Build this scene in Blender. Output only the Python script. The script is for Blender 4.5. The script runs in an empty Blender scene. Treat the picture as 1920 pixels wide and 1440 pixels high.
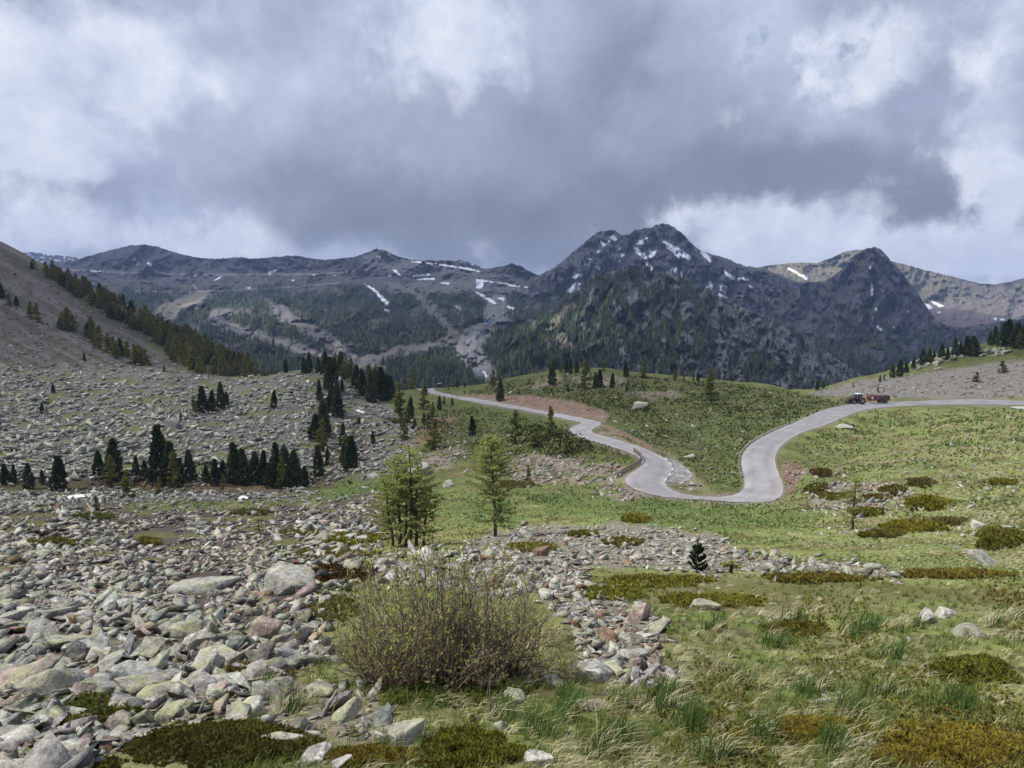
import bpy, bmesh, math, random
import numpy as np
from mathutils import Vector, Matrix
from mathutils.geometry import delaunay_2d_cdt
PI = math.pi
rng = np.random.default_rng(7)
random.seed(7)
scene = bpy.context.scene
C = scene.collection

# ------------------------------------------------------------------ camera (eye at the world origin, looking north)
F, PITCH = 1330.0, math.radians(5.8)
CP, SP = math.cos(PITCH), math.sin(PITCH)
cam_data = bpy.data.cameras.new('camera')
cam_data.sensor_width = 36.0
cam_data.lens = 36.0 * F / 1920.0
cam_data.clip_start, cam_data.clip_end = 0.05, 60000.0
cam = bpy.data.objects.new('camera', cam_data)
cam.rotation_euler = (math.radians(90) - PITCH, 0, 0)
C.objects.link(cam)
scene.camera = cam

# ------------------------------------------------------------------ exposure, sun, sky
scene.view_settings.view_transform = 'Standard'
scene.view_settings.look = 'None'
scene.view_settings.exposure = 0.0
scene.view_settings.gamma = 1.0
SUN = Vector((-0.56, -0.10, 0.82)).normalized()          # direction towards the sun
sun_data = bpy.data.lights.new('sun', 'SUN')
sun_data.energy = 5.0
sun_data.angle = math.radians(0.53)
sun_data.color = (1.0, 0.955, 0.88)
sun = bpy.data.objects.new('sun', sun_data)
sun.rotation_euler = SUN.to_track_quat('Z', 'Y').to_euler()
C.objects.link(sun)
scene.cycles.max_bounces = 6
scene.cycles.diffuse_bounces = 2
scene.cycles.glossy_bounces = 1
scene.cycles.transparent_max_bounces = 8
scene.cycles.volume_bounces = 1
scene.cycles.use_denoising = True
scene.cycles.denoising_prefilter = 'NONE'

def az_el(u, v):
    xc, yc = (u - 960) / F, (720 - v) / F
    d = Vector((xc, CP + yc * SP, yc * CP - SP)).normalized()
    return math.atan2(d.x, d.y), math.asin(d.z)

class NB:                                                  # small node-graph helper
    def __init__(s, tree): s.t = tree; s.n = tree.nodes; s.l = tree.links
    def node(s, typ, **kw):
        n = s.n.new(typ)
        for k, v in kw.items(): setattr(n, k, v)
        return n
    def put(s, sock, v):
        if hasattr(v, 'is_output'): s.l.new(v, sock)
        elif v is not None: sock.default_value = v
    def math(s, op, a, b=None, c=None, clamp=False):
        n = s.node('ShaderNodeMath', operation=op, use_clamp=clamp)
        for i, v in enumerate((a, b, c)):
            if v is not None: s.put(n.inputs[i], v)
        return n.outputs[0]
    def mix(s, f, a, b, typ='MIX'):
        n = s.node('ShaderNodeMix', data_type='RGBA', blend_type=typ)
        s.put(n.inputs[0], f); s.put(n.inputs[6], a); s.put(n.inputs[7], b)
        return n.outputs[2]
    def noise(s, vec, scale, detail=4, rough=0.55, dist=0.0):
        n = s.node('ShaderNodeTexNoise')
        if vec is not None: s.l.new(vec, n.inputs['Vector'])
        n.inputs['Scale'].default_value = scale; n.inputs['Detail'].default_value = detail
        n.inputs['Roughness'].default_value = rough; n.inputs['Distortion'].default_value = dist
        return n
    def ramp(s, fac, stops, interp='LINEAR'):
        n = s.node('ShaderNodeValToRGB'); s.put(n.inputs[0], fac)
        cr = n.color_ramp; cr.interpolation = interp
        while len(cr.elements) < len(stops): cr.elements.new(0.5)
        for e, (p, c) in zip(cr.elements, stops):
            e.position = p; e.color = c if len(c) == 4 else (*c, 1)
        return n.outputs[0]
    def smooth(s, v, lo, hi):
        n = s.node('ShaderNodeMapRange', interpolation_type='SMOOTHSTEP')
        s.put(n.inputs[0], v); n.inputs[1].default_value = lo; n.inputs[2].default_value = hi
        return n.outputs[0]

# cloud masses of the sky: (u, v, half-width, half-height, weight) read off the photograph, stored as azimuth / elevation
SKY_BRIGHT = [(40,70,220,110,.9),(330,40,110,60,.35),(20,215,105,70,1.0),(80,262,45,38,.6),(120,300,40,36,.35),(865,45,105,80,1.0),(960,110,40,55,.5),(330,165,120,70,.55),(430,442,90,46,.95),
 (60,440,130,55,.75),(230,455,130,46,.6),(1390,434,165,46,1.05),(1590,125,70,60,.8),(1680,70,90,60,.35),(1878,352,58,46,1.15),(1890,60,100,130,.7),(1890,480,150,42,1.0),
 (1640,482,200,34,.85),(1500,475,130,38,.75),(215,275,55,40,.6),(170,330,40,26,.5),(1830,300,60,90,.3),(700,120,80,60,.25),(430,160,50,30,.4)]
SKY_DARK = [(1130,120,80,150,.75),(1010,240,110,70,.5),(1430,330,240,62,1.1),(1730,400,130,38,1.2),(1560,290,300,80,.45),(880,410,250,66,.9),(560,345,230,50,.65),
 (40,355,130,45,.9),(1000,455,150,56,1.5),(1130,400,70,45,.8),(760,230,170,100,.35),(1470,30,90,60,.25),(660,440,120,34,.7),(520,240,200,60,.3),(1900,420,80,26,.8),(190,360,120,30,.5),(1300,200,120,70,.2)]
def make_world():
    w = bpy.data.worlds.new('World'); scene.world = w; w.use_nodes = True
    t = w.node_tree; t.nodes.clear(); b = NB(t)
    tc = b.node('ShaderNodeTexCoord')
    d = tc.outputs['Generated']
    sx = b.node('ShaderNodeSeparateXYZ'); b.l.new(d, sx.inputs[0])
    az = b.math('ARCTAN2', sx.outputs[0], sx.outputs[1])
    el = b.math('ARCSINE', sx.outputs[2])
    n1 = b.noise(d, 6.0, 9, 0.60); n2 = b.noise(d, 15.0, 9, 0.62); n3 = b.noise(d, 2.6, 4, 0.5); n5 = b.noise(d, 10.0, 10, 0.58, .25)
    s1 = b.node('ShaderNodeSeparateColor'); b.l.new(n1.outputs['Color'], s1.inputs[0])
    s2 = b.node('ShaderNodeSeparateColor'); b.l.new(n2.outputs['Color'], s2.inputs[0])
    def warp(base, a, c, k1, k2):
        x = b.math('MULTIPLY_ADD', b.math('SUBTRACT', a, 0.5), k1, base)
        return b.math('MULTIPLY_ADD', b.math('SUBTRACT', c, 0.5), k2, x)
    azw = warp(az, s1.outputs[0], s2.outputs[0], 0.20, 0.10)
    elw = warp(el, s1.outputs[1], s2.outputs[1], 0.10, 0.06)
    def masses(lst):
        total = None
        for (u, v, hw, hh, amp) in lst:
            a0, e0 = az_el(u, v); wa = hw/F*math.cos(a0)**2; we = hh/F
            dx = b.math('MULTIPLY', b.math('SUBTRACT', azw, a0), 1/wa); dy = b.math('MULTIPLY', b.math('SUBTRACT', elw, e0), 1/we)
            r2 = b.math('ADD', b.math('MULTIPLY', dx, dx), b.math('MULTIPLY', dy, dy))
            g = b.math('MULTIPLY', b.math('EXPONENT', b.math('MULTIPLY', r2, -0.7)), amp)
            total = g if total is None else b.math('ADD', total, g)
        return total
    def plus(x, n, k): return b.math('MULTIPLY_ADD', b.math('SUBTRACT', n.outputs['Fac'], 0.5), k, x)
    B = plus(plus(masses(SKY_BRIGHT), n5, 1.9), n2, .7); Dk = plus(plus(masses(SKY_DARK), n5, 1.5), n2, .6)
    over = b.math('MULTIPLY', b.smooth(el, .42, .75), .9)          # dark cloud added to unseen sky overhead and behind, to cut ambient light
    behind = b.math('MULTIPLY', b.smooth(sx.outputs[1], .1, -.5), .5)
    Dk = b.math('ADD', Dk, b.math('MAXIMUM', over, behind))
    mid = plus(plus(plus(0.5, n3, .5), n1, .9), n2, .6)
    base = b.ramp(mid, [(0.2, (.30,.335,.455)), (0.5, (.43,.49,.655)), (0.8, (.62,.695,.88))])
    dark = b.ramp(plus(plus(0.5, n5, .8), n2, .4), [(0.2, (.170,.195,.265)), (0.55, (.232,.266,.355)), (0.85, (.325,.37,.49))])
    lite = b.ramp(plus(plus(0.5, n2, 1.1), n5, .7), [(0.2, (.56,.62,.78)), (0.5, (.70,.76,.90)), (0.8, (.88,.92,1.0))])
    c = b.mix(b.math('MULTIPLY', b.smooth(Dk, .12, 1.35), .92), base, dark)
    c = b.mix(b.math('MULTIPLY', b.smooth(B, .22, .95), .92), c, lite)
    nish = b.node('ShaderNodeTexSky', sky_type='NISHITA', sun_disc=False)
    nish.sun_elevation = math.asin(SUN.z); nish.sun_rotation = math.atan2(SUN.x, SUN.y)
    nish.altitude = 2300
    a0, e0 = az_el(1570, 120)                                      # a few tears of blue
    dx = b.math('MULTIPLY', b.math('SUBTRACT', azw, a0), 1 / 0.10); dy = b.math('MULTIPLY', b.math('SUBTRACT', elw, e0), 1 / 0.06)
    tear = b.math('EXPONENT', b.math('MULTIPLY', b.math('ADD', b.math('MULTIPLY', dx, dx), b.math('MULTIPLY', dy, dy)), -1.0))
    n4 = b.noise(d, 24.0, 6, 0.6)
    gap = b.math('MULTIPLY', b.smooth(n4.outputs['Fac'], 0.50, 0.68), tear)
    bg1 = b.node('ShaderNodeBackground'); b.l.new(nish.outputs[0], bg1.inputs[0]); bg1.inputs[1].default_value = 0.10
    bg2 = b.node('ShaderNodeBackground'); b.l.new(c, bg2.inputs[0]); bg2.inputs[1].default_value = 1.0
    ms = b.node('ShaderNodeMixShader'); b.put(ms.inputs[0], b.math('SUBTRACT', 1.0, b.math('MULTIPLY', gap, 0.6)))
    b.l.new(bg1.outputs[0], ms.inputs[1]); b.l.new(bg2.outputs[0], ms.inputs[2])
    out = b.node('ShaderNodeOutputWorld'); b.l.new(ms.outputs[0], out.inputs[0])
make_world()

# ------------------------------------------------------------------ maths helpers
_perm = np.random.default_rng(3).permutation(256).astype(np.int64)
_perm = np.concatenate([_perm, _perm, _perm])
_g3 = np.random.default_rng(4).normal(size=(256, 3)); _g3 /= np.linalg.norm(_g3, axis=1, keepdims=True)
def perlin(x, y, z=0.0):
    x, y, z = np.broadcast_arrays(np.asarray(x, float), np.asarray(y, float), np.asarray(z, float))
    xi, yi, zi = np.floor(x), np.floor(y), np.floor(z)
    fx, fy, fz = x - xi, y - yi, z - zi
    xi, yi, zi = xi.astype(np.int64) & 255, yi.astype(np.int64) & 255, zi.astype(np.int64) & 255
    sm = lambda t: t * t * t * (t * (t * 6 - 15) + 10)
    ux, uy, uz = sm(fx), sm(fy), sm(fz)
    def g(i, j, k):
        h = _perm[_perm[_perm[(xi + i) & 255] + ((yi + j) & 255)] + ((zi + k) & 255)]
        q = _g3[h]
        return q[..., 0] * (fx - i) + q[..., 1] * (fy - j) + q[..., 2] * (fz - k)
    l = lambda a, b, t: a + t * (b - a)
    return l(l(l(g(0,0,0), g(1,0,0), ux), l(g(0,1,0), g(1,1,0), ux), uy), l(l(g(0,0,1), g(1,0,1), ux), l(g(0,1,1), g(1,1,1), ux), uy), uz) * 1.6
def fbm(x, y, z=0.0, o=4, gain=0.5):
    s, a, f = 0, 1.0, 1.0
    for i in range(o):
        s = s + a * perlin(np.asarray(x) * f + 13.7 * i, np.asarray(y) * f - 7.1 * i, np.asarray(z) * f + 3.3 * i); a *= gain; f *= 2.03
    return s
def ridged(x, y, z=0.0, o=4, gain=0.5):
    s, a, f = 0, 1.0, 1.0
    for i in range(o):
        s = s + a * (1 - 2 * np.abs(perlin(np.asarray(x) * f + 5.7 * i, np.asarray(y) * f + 9.1 * i, np.asarray(z) * f))); a *= gain; f *= 2.05
    return s
def sstep(x, a, b):
    t = np.clip((np.asarray(x, float) - a) / (b - a), 0, 1); return t * t * (3 - 2 * t)
def ray(u, v):
    xc = (np.asarray(u, float) - 960) / F; yc = (720 - np.asarray(v, float)) / F
    return xc, CP + yc * SP, yc * CP - SP
def P(u, v, D):
    x, y, z = ray(u, v); s = np.asarray(D, float) / y
    return x * s, y * s, z * s
def proj(x, y, z):
    dep = y * CP - z * SP; up = y * SP + z * CP
    dep = np.where(dep > 0.02, dep, 0.02)
    return 960 + F * x / dep, 720 - F * up / dep
def poly_sd(u, v, poly, closed=True, pad=60):
    """signed distance in pixels, positive inside"""
    u = np.asarray(u, float); v = np.asarray(v, float)
    p = np.asarray(poly, float)
    out = np.full(u.shape, -1e3)
    m = (u > p[:,0].min()-pad) & (u < p[:,0].max()+pad) & (v > p[:,1].min()-pad) & (v < p[:,1].max()+pad)
    if not m.any(): return out
    x, y = u[m], v[m]
    d = np.full(x.shape, 1e9); ins = np.zeros(x.shape, bool)
    n = len(p)
    for i in range(n if closed else n - 1):
        ax, ay = p[i]; bx, by = p[(i+1) % n]
        ex, ey = bx-ax, by-ay
        t = np.clip(((x-ax)*ex + (y-ay)*ey) / max(ex*ex+ey*ey, 1e-9), 0, 1)
        d = np.minimum(d, (x-ax-t*ex)**2 + (y-ay-t*ey)**2)
        if closed and ay != by:
            c = ((ay > y) != (by > y)) & (x < (bx-ax)*(y-ay)/(by-ay)+ax)
            ins ^= c
    d = np.sqrt(d)
    out[m] = np.where(ins, d, -d) if closed else -d
    return out
def polys_sd(u, v, polys, **k):
    o = np.full(np.asarray(u, float).shape, -1e3)
    for p in polys: o = np.maximum(o, poly_sd(u, v, p, **k))
    return o

# ------------------------------------------------------------------ object helpers
def link(o): C.objects.link(o); return o
def tag(o, label=None, cat=None, group=None, kind=None):
    if label: o['label'] = label
    if cat: o['category'] = cat
    if group: o['group'] = group
    if kind: o['kind'] = kind
    return o
def empty(name, loc, rz=0.0):
    o = bpy.data.objects.new(name, None); o.location = loc; o.rotation_euler = (0, 0, rz); o.empty_display_size = 0.1
    return link(o)
def mesh_np(name, verts, tris=None, quads=None, cols=None, smooth=False):
    verts = np.ascontiguousarray(verts, np.float32)
    me = bpy.data.meshes.new(name)
    me.vertices.add(len(verts)); me.vertices.foreach_set('co', verts.ravel())
    parts, starts, tot = [], [], 0
    for f, k in ((tris, 3), (quads, 4)):
        if f is not None and len(f):
            f = np.ascontiguousarray(f, np.int32); parts.append(f.ravel())
            starts.append(tot + np.arange(len(f), dtype=np.int32) * k); tot += f.size
    li = np.concatenate(parts); st = np.concatenate(starts).astype(np.int32)
    me.loops.add(len(li)); me.loops.foreach_set('vertex_index', li)
    me.polygons.add(len(st)); me.polygons.foreach_set('loop_start', st)
    if smooth: me.polygons.foreach_set('use_smooth', np.ones(len(st), bool))
    if cols is not None:
        a = me.attributes.new('Col', 'FLOAT_COLOR', 'POINT')
        c = np.ones((len(verts), 4), np.float32); c[:, :cols.shape[1]] = cols
        a.data.foreach_set('color', c.ravel())
    me.update(calc_edges=True); me.validate()
    return me
def obj_np(name, verts, mat, tris=None, quads=None, cols=None, smooth=False, parent=None):
    me = mesh_np(name, verts, tris, quads, cols, smooth)
    me.materials.append(mat)
    o = bpy.data.objects.new(name, me); link(o)
    if parent is not None: o.parent = parent
    return o
class MB:                                                  # boxes, tubes and lathes gathered into one mesh
    def __init__(s): s.v = []; s.t = []; s.q = []; s.n = 0
    def add(s, v, t=None, q=None):
        v = np.asarray(v, float); s.v.append(v)
        if t is not None and len(t): s.t.append(np.asarray(t) + s.n)
        if q is not None and len(q): s.q.append(np.asarray(q) + s.n)
        s.n += len(v); return s
    def box(s, c, d, rot=None, taper=None):
        h = np.array(d) / 2.0
        v = np.array([(x, y, z) for z in (-1, 1) for y in (-1, 1) for x in (-1, 1)], float)
        if taper: v[4:, 0] *= taper[0]; v[4:, 1] *= taper[1]
        v = v * h
        if rot is not None: v = v @ np.array(Matrix(rot)).T
        return s.add(v + np.array(c), q=[(0,2,3,1),(4,5,7,6),(0,1,5,4),(2,6,7,3),(0,4,6,2),(1,3,7,5)])
    def tube(s, pts, rad, n=8, cap=True):
        pts = np.asarray(pts, float); rad = np.broadcast_to(np.asarray(rad, float), (len(pts),))
        tan = np.gradient(pts, axis=0); tan /= np.maximum(np.linalg.norm(tan, axis=1, keepdims=True), 1e-9)
        ref = np.array([0, 0, 1.0]) if abs(tan[:, 2]).max() < 0.9 else np.array([0.37, 0.93, 0.05])
        a = np.cross(tan, ref); a /= np.maximum(np.linalg.norm(a, axis=1, keepdims=True), 1e-9); bb = np.cross(tan, a)
        th = np.arange(n) * 2 * PI / n
        ring = pts[:, None] + rad[:, None, None] * (np.cos(th)[None, :, None] * a[:, None] + np.sin(th)[None, :, None] * bb[:, None])
        v = ring.reshape(-1, 3); q = []
        for i in range(len(pts) - 1):
            for j in range(n): q.append((i*n+j, i*n+(j+1) % n, (i+1)*n+(j+1) % n, (i+1)*n+j))
        t = []
        if cap:
            v = np.vstack([v, pts[0], pts[-1]]); c0, c1 = len(v)-2, len(v)-1; e = (len(pts)-1)*n
            for j in range(n): t.append((c0, (j+1) % n, j)); t.append((c1, e+j, e+(j+1) % n))
        return s.add(v, t, q)
    def prism(s, poly, y0, y1):                            # polygon in (x, z) swept along y
        n = len(poly); v = [(x, y0, z) for x, z in poly] + [(x, y1, z) for x, z in poly]
        cx = np.mean([p[0] for p in poly]); cz = np.mean([p[1] for p in poly])
        v += [(cx, y0, cz), (cx, y1, cz)]
        q = [(i, (i+1) % n, n+(i+1) % n, n+i) for i in range(n)]
        t = [(2*n, (i+1) % n, i) for i in range(n)] + [(2*n+1, n+i, n+(i+1) % n) for i in range(n)]
        return s.add(v, t, q)
    def lathe(s, prof, c, n=20):                           # profile (r, y) about an axle along y
        th = np.arange(n) * 2 * PI / n; v = []; q = []
        for r, y in prof:
            for a in th: v.append((c[0]+r*math.cos(a), c[1]+y, c[2]+r*math.sin(a)))
        for i in range(len(prof)-1):
            for j in range(n): q.append((i*n+j, i*n+(j+1) % n, (i+1)*n+(j+1) % n, (i+1)*n+j))
        return s.add(v, None, q)
    def build(s, name, mat, parent=None, smooth=False):
        return obj_np(name, np.vstack(s.v), mat, np.vstack(s.t) if s.t else None, np.vstack(s.q) if s.q else None, None, smooth, parent)

# ------------------------------------------------------------------ materials
def new_mat(name):
    m = bpy.data.materials.new(name); m.use_nodes = True
    t = m.node_tree; t.nodes.clear(); b = NB(t)
    out = b.node('ShaderNodeOutputMaterial'); bs = b.node('ShaderNodeBsdfPrincipled')
    b.l.new(bs.outputs[0], out.inputs[0])
    bs.inputs['Roughness'].default_value = 0.9
    bs.inputs['Specular IOR Level'].default_value = 0.2
    return m, b, bs, out
def flat_mat(name, col, rough=0.6, metal=0.0, var=0.25, scale=3.0, spec=0.3):
    m, b, bs, out = new_mat(name)
    tc = b.node('ShaderNodeTexCoord')
    n = b.noise(tc.outputs['Object'], scale, 5)
    c = b.mix(b.smooth(n.outputs['Fac'], 0.3, 0.7), tuple(x*(1-var) for x in col) + (1,), tuple(min(1, x*(1+var)) for x in col) + (1,))
    b.l.new(c, bs.inputs['Base Color']); bs.inputs['Roughness'].default_value = rough; bs.inputs['Metallic'].default_value = metal
    bs.inputs['Specular IOR Level'].default_value = spec
    return m
def attr_mat(name, scales=((1.0, 0.3),), bump=None, rough=0.95, trans=0.0, spec=0.1):
    """albedo from the mesh's own colour attribute, broken up by world-space noise"""
    m, b, bs, out = new_mat(name)
    at = b.node('ShaderNodeAttribute', attribute_name='Col'); col = at.outputs['Color']
    geo = b.node('ShaderNodeNewGeometry'); pos = geo.outputs['Position']
    for sc, amt in scales:
        n = b.noise(pos, sc, 5, 0.6)
        k = b.math('MULTIPLY_ADD', b.math('SUBTRACT', n.outputs['Fac'], 0.5), amt * 4, 1.0)
        k = b.math('MAXIMUM', k, 0.25)
        cc = b.node('ShaderNodeCombineXYZ'); [b.l.new(k, cc.inputs[i]) for i in range(3)]
        vm = b.node('ShaderNodeVectorMath', operation='MULTIPLY'); b.l.new(col, vm.inputs[0]); b.l.new(cc.outputs[0], vm.inputs[1])
        col = vm.outputs[0]
    b.l.new(col, bs.inputs['Base Color']); bs.inputs['Roughness'].default_value = rough
    bs.inputs['Specular IOR Level'].default_value = spec
    if bump:
        h = None
        for sc, dist in bump:
            n = b.noise(pos, sc, 6, 0.65)
            bn = b.node('ShaderNodeBump'); bn.inputs['Distance'].default_value = dist; bn.inputs['Strength'].default_value = 1.0
            b.l.new(n.outputs['Fac'], bn.inputs['Height'])
            if h is not None: b.l.new(h, bn.inputs['Normal'])
            h = bn.outputs[0]
        b.l.new(h, bs.inputs['Normal'])
    if trans:
        tr = b.node('ShaderNodeBsdfTranslucent'); b.l.new(col, tr.inputs[0])
        ms = b.node('ShaderNodeMixShader'); ms.inputs[0].default_value = trans
        b.l.new(bs.outputs[0], ms.inputs[1]); b.l.new(tr.outputs[0], ms.inputs[2]); b.l.new(ms.outputs[0], out.inputs[0])
    return m
def rock_mat():
    m, b, bs, out = new_mat('rock')
    at = b.node('ShaderNodeAttribute', attribute_name='Col'); col = at.outputs['Color']
    geo = b.node('ShaderNodeNewGeometry'); pos = geo.outputs['Position']
    n0 = b.noise(pos, 9.0, 8, 0.68); n1 = b.noise(pos, 3.2, 6, 0.6); n2 = b.noise(pos, 40.0, 4, 0.6)
    k = b.math('MULTIPLY_ADD', b.smooth(n0.outputs['Fac'], 0.28, 0.72), 1.0, 0.5)
    k = b.math('MULTIPLY', k, b.math('MULTIPLY_ADD', b.smooth(n2.outputs['Fac'], 0.25, 0.75), 0.55, 0.72))
    cc = b.node('ShaderNodeCombineXYZ'); [b.l.new(k, cc.inputs[i]) for i in range(3)]
    vm = b.node('ShaderNodeVectorMath', operation='MULTIPLY'); b.l.new(col, vm.inputs[0]); b.l.new(cc.outputs[0], vm.inputs[1])
    sn = b.node('ShaderNodeSeparateXYZ'); b.l.new(geo.outputs['Normal'], sn.inputs[0])
    li = b.math('MULTIPLY', b.smooth(n1.outputs['Fac'], 0.50, 0.60), b.smooth(sn.outputs[2], 0.1, 0.7))
    li = b.math('MULTIPLY', li, b.smooth(n2.outputs['Fac'], 0.35, 0.6))
    c = b.mix(b.math('MULTIPLY', li, 0.7), vm.outputs[0], (.34, .36, .17, 1))
    dk = b.smooth(b.noise(pos, 6.0, 7, 0.7).outputs['Fac'], 0.60, 0.72)
    c = b.mix(b.math('MULTIPLY', dk, 0.65), c, (.075, .072, .066, 1))
    b.l.new(c, bs.inputs['Base Color'])
    bn = b.node('ShaderNodeBump'); bn.inputs['Distance'].default_value = 0.05; bn.inputs['Strength'].default_value = 1.0
    b.l.new(n0.outputs['Fac'], bn.inputs['Height']); b.l.new(bn.outputs[0], bs.inputs['Normal'])
    return m
M_ground = attr_mat('ground', ((0.35, .16), (2.6, .22), (17.0, .22)), bump=((1.6, .12), (14.0, .03)))
M_mount = attr_mat('mountainside', ((0.006, .16), (0.03, .2), (0.13, .2)), bump=((0.02, 14.0), (0.09, 3.0)))
M_rock = rock_mat()
M_leaf = attr_mat('foliage', ((0.8, .15),), trans=0.25)
M_young = attr_mat('young_leaves', ((0.8, .12),), trans=0.45)
M_needle = attr_mat('needles', ((0.5, .12),), trans=0.12)
M_grass = attr_mat('grass', ((0.6, .12),), trans=0.3)
M_bark = flat_mat('bark', (.085, .068, .055), 0.95, var=.4, scale=9)
M_stem = attr_mat('twigs', ((9.0, .12),))
M_forest = attr_mat('far_needles', ((0.01, .12),))
M_snow = flat_mat('snow', (.80, .82, .86), 0.6, var=.05, scale=1.5)
# ------------------------------------------------------------------ near terrain: one heightfield, z(azimuth, radius), through surveyed points (u, v, distance)
CTRL = [
 # foreground shoulder
 (0,1440,4.4),(320,1440,4.0),(640,1440,3.7),(960,1440,3.6),(1280,1440,3.6),(1600,1440,3.6),(1920,1440,3.6),
 (0,1300,6.6),(320,1300,5.9),(640,1300,5.3),(960,1300,5.2),(1280,1300,5.2),(1600,1300,5.2),(1920,1300,5.2),
 (0,1200,10.5),(300,1200,9.2),(620,1200,7.8),(960,1200,7.4),(1300,1200,7.4),(1600,1200,7.6),(1920,1200,7.8),
 (0,1100,22),(200,1100,19),(400,1100,17),(600,1100,14.5),(900,1100,12.8),(1200,1100,12),(1500,1100,12.5),(1800,1100,13.5),(1920,1100,14),
 (1250,1078,15),(1500,1082,15.5),(1680,1085,16),
 # beyond the shoulder
 (1150,1040,26),(1300,1050,25),(1500,1055,25),(1700,1055,24),(1900,1050,23),
 (0,1000,56),(200,1000,55),(400,1000,52),(600,1050,30),(640,1000,46),(770,1020,36),(925,1005,42),(1100,1000,42),(1300,1000,42),(1500,1000,41),(1700,1000,40),(1920,1000,38),
 (0,950,88),(150,932,112),(300,945,100),(450,935,108),(600,960,76),(760,960,70),(900,960,66),(1000,930,84),(1200,950,78),(1500,950,70),(1700,950,58),(1920,950,54),
 # boulder field and the hollow in front of it
 (0,915,122),(100,915,124),(300,912,126),(550,908,128),(700,890,126),
 (0,850,150),(150,850,150),(300,840,152),(450,850,150),(600,850,150),(740,850,150),
 (0,780,186),(200,770,188),(400,765,188),(560,770,184),(690,790,180),(755,800,168),
 (0,700,232),(150,705,230),(320,692,234),(430,713,226),(490,711,224),(540,698,224),(590,692,226),(640,705,218),(700,745,208),(770,760,200),(730,735,232),
 # left mountainside
 (0,650,282),(130,660,276),(230,680,262),(0,600,325),(100,600,330),(200,640,315),(300,670,300),(0,520,395),(60,530,395),(150,570,385),(250,615,375),(350,665,350),
 (0,452,465),(60,488,450),(120,518,438),(200,556,424),(300,606,404),(400,656,378),(470,692,355),
 (0,500,600),(100,560,560),(200,610,540),(300,660,520),(400,700,500),(480,730,420),
 (540,735,300),(620,745,300),(700,765,300),(460,740,300),(560,850,460),(700,900,460),
 # valley side below the road
 (850,880,118),(950,830,142),(860,800,170),(1050,870,112),(1130,900,100),(780,830,150),(800,760,205),(1000,800,160),(660,925,112),(900,905,104),
 # road, right branch
 (1350,942,86),(1230,930,90),(1460,925,90),(1430,870,100),(1440,830,112),(1400,850,105),(1500,795,135),(1560,780,150),(1600,762,172),(1640,758,182),(1720,756,184),(1820,754,182),(1920,756,178),
 # road, left branch
 (1215,900,95),(1180,890,97),(1190,850,110),(1140,825,122),(1095,802,134),(1040,777,160),(950,758,196),(870,744,228),(815,731,256),(795,727,270),
 # hill beyond the road
 (1300,890,103),(1350,905,98),(1300,840,125),(1250,790,150),(1180,800,140),(1250,755,175),(1400,800,140),(1400,750,178),(1100,740,185),(1150,770,165),(1050,745,190),(1500,765,165),
 (850,725,268),(900,722,262),(950,712,255),(1000,704,246),(1050,696,238),(1100,691,232),(1200,701,225),(1300,711,220),(1400,717,216),(1450,723,214),(1500,739,212),(1560,750,206),
 (800,760,330),(950,760,340),(1100,745,330),(1250,755,320),(1400,770,310),(1480,780,300),(820,860,480),(1000,850,480),(1250,860,480),(1450,860,480),
 # talus on the right
 (1520,735,232),(1600,714,240),(1700,690,248),(1760,662,258),(1820,650,264),(1870,638,264),(1920,622,262),
 (1600,740,212),(1700,735,205),(1800,738,196),(1700,712,225),(1800,700,222),(1920,700,212),(1850,665,245),(1920,735,190),
 (1560,790,330),(1650,770,340),(1750,740,350),(1850,700,350),(1920,680,350),(1600,880,480),(1800,850,500),(1920,800,500),
 # meadow on the right
 (1600,900,84),(1700,900,78),(1800,900,75),(1920,900,73),(1550,850,108),(1650,850,104),(1780,830,105),(1920,830,100),(1650,800,140),(1800,785,140),(1920,785,138),(1490,905,92)]
XYZ = [np.array(P(u, v, d)) for u, v, d in CTRL]
XYZ += [np.array(p, float) for p in [(-8,0,-4.2),(8,0,-3.2),(-3,-3,-1.9),(3,-3,-1.2),(0,-8,.5),(-60,15,-14),(60,15,-9),(-180,60,-14),(170,60,-12),(-400,200,25),(-500,350,70),
                                     (300,130,5),(400,260,20),(0.0,.9,-1.92),(-.9,.3,-1.92),(.9,.3,-1.75),(-160,110,-22),(150,95,-14),(-1.5,1.8,-2.5),(1.5,1.8,-2.3)]]
XYZ = np.array(XYZ)
def _feat(x, y):
    r = np.hypot(x, y); return 1.5 * np.arctan2(x, y), np.log(r + 2.0), r
_fa, _fb, _fr = _feat(XYZ[:,0], XYZ[:,1])
_fw = (XYZ[:,2] + 1.65) / (_fr + 0.5)
def _solve():
    n = len(_fa)
    d2 = (_fa[:,None]-_fa)**2 + (_fb[:,None]-_fb)**2
    K = 0.5 * d2 * np.log(d2 + 1e-12) + np.eye(n) * 2e-4
    A = np.zeros((n+3, n+3)); A[:n,:n] = K
    A[:n,n] = 1; A[:n,n+1] = _fa; A[:n,n+2] = _fb; A[n:,:n] = A[:n,n:].T
    return np.linalg.solve(A, np.concatenate([_fw, [0,0,0]]))
_co = _solve()
def base_w(a, b):
    out = np.empty(a.shape); n = len(_fa)
    for i in range(0, a.size, 20000):
        aa, bb = a.ravel()[i:i+20000], b.ravel()[i:i+20000]
        d2 = (aa[:,None]-_fa)**2 + (bb[:,None]-_fb)**2
        out.ravel()[i:i+20000] = (0.5*d2*np.log(d2+1e-12)) @ _co[:n] + _co[n] + _co[n+1]*aa + _co[n+2]*bb
    return out

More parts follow.
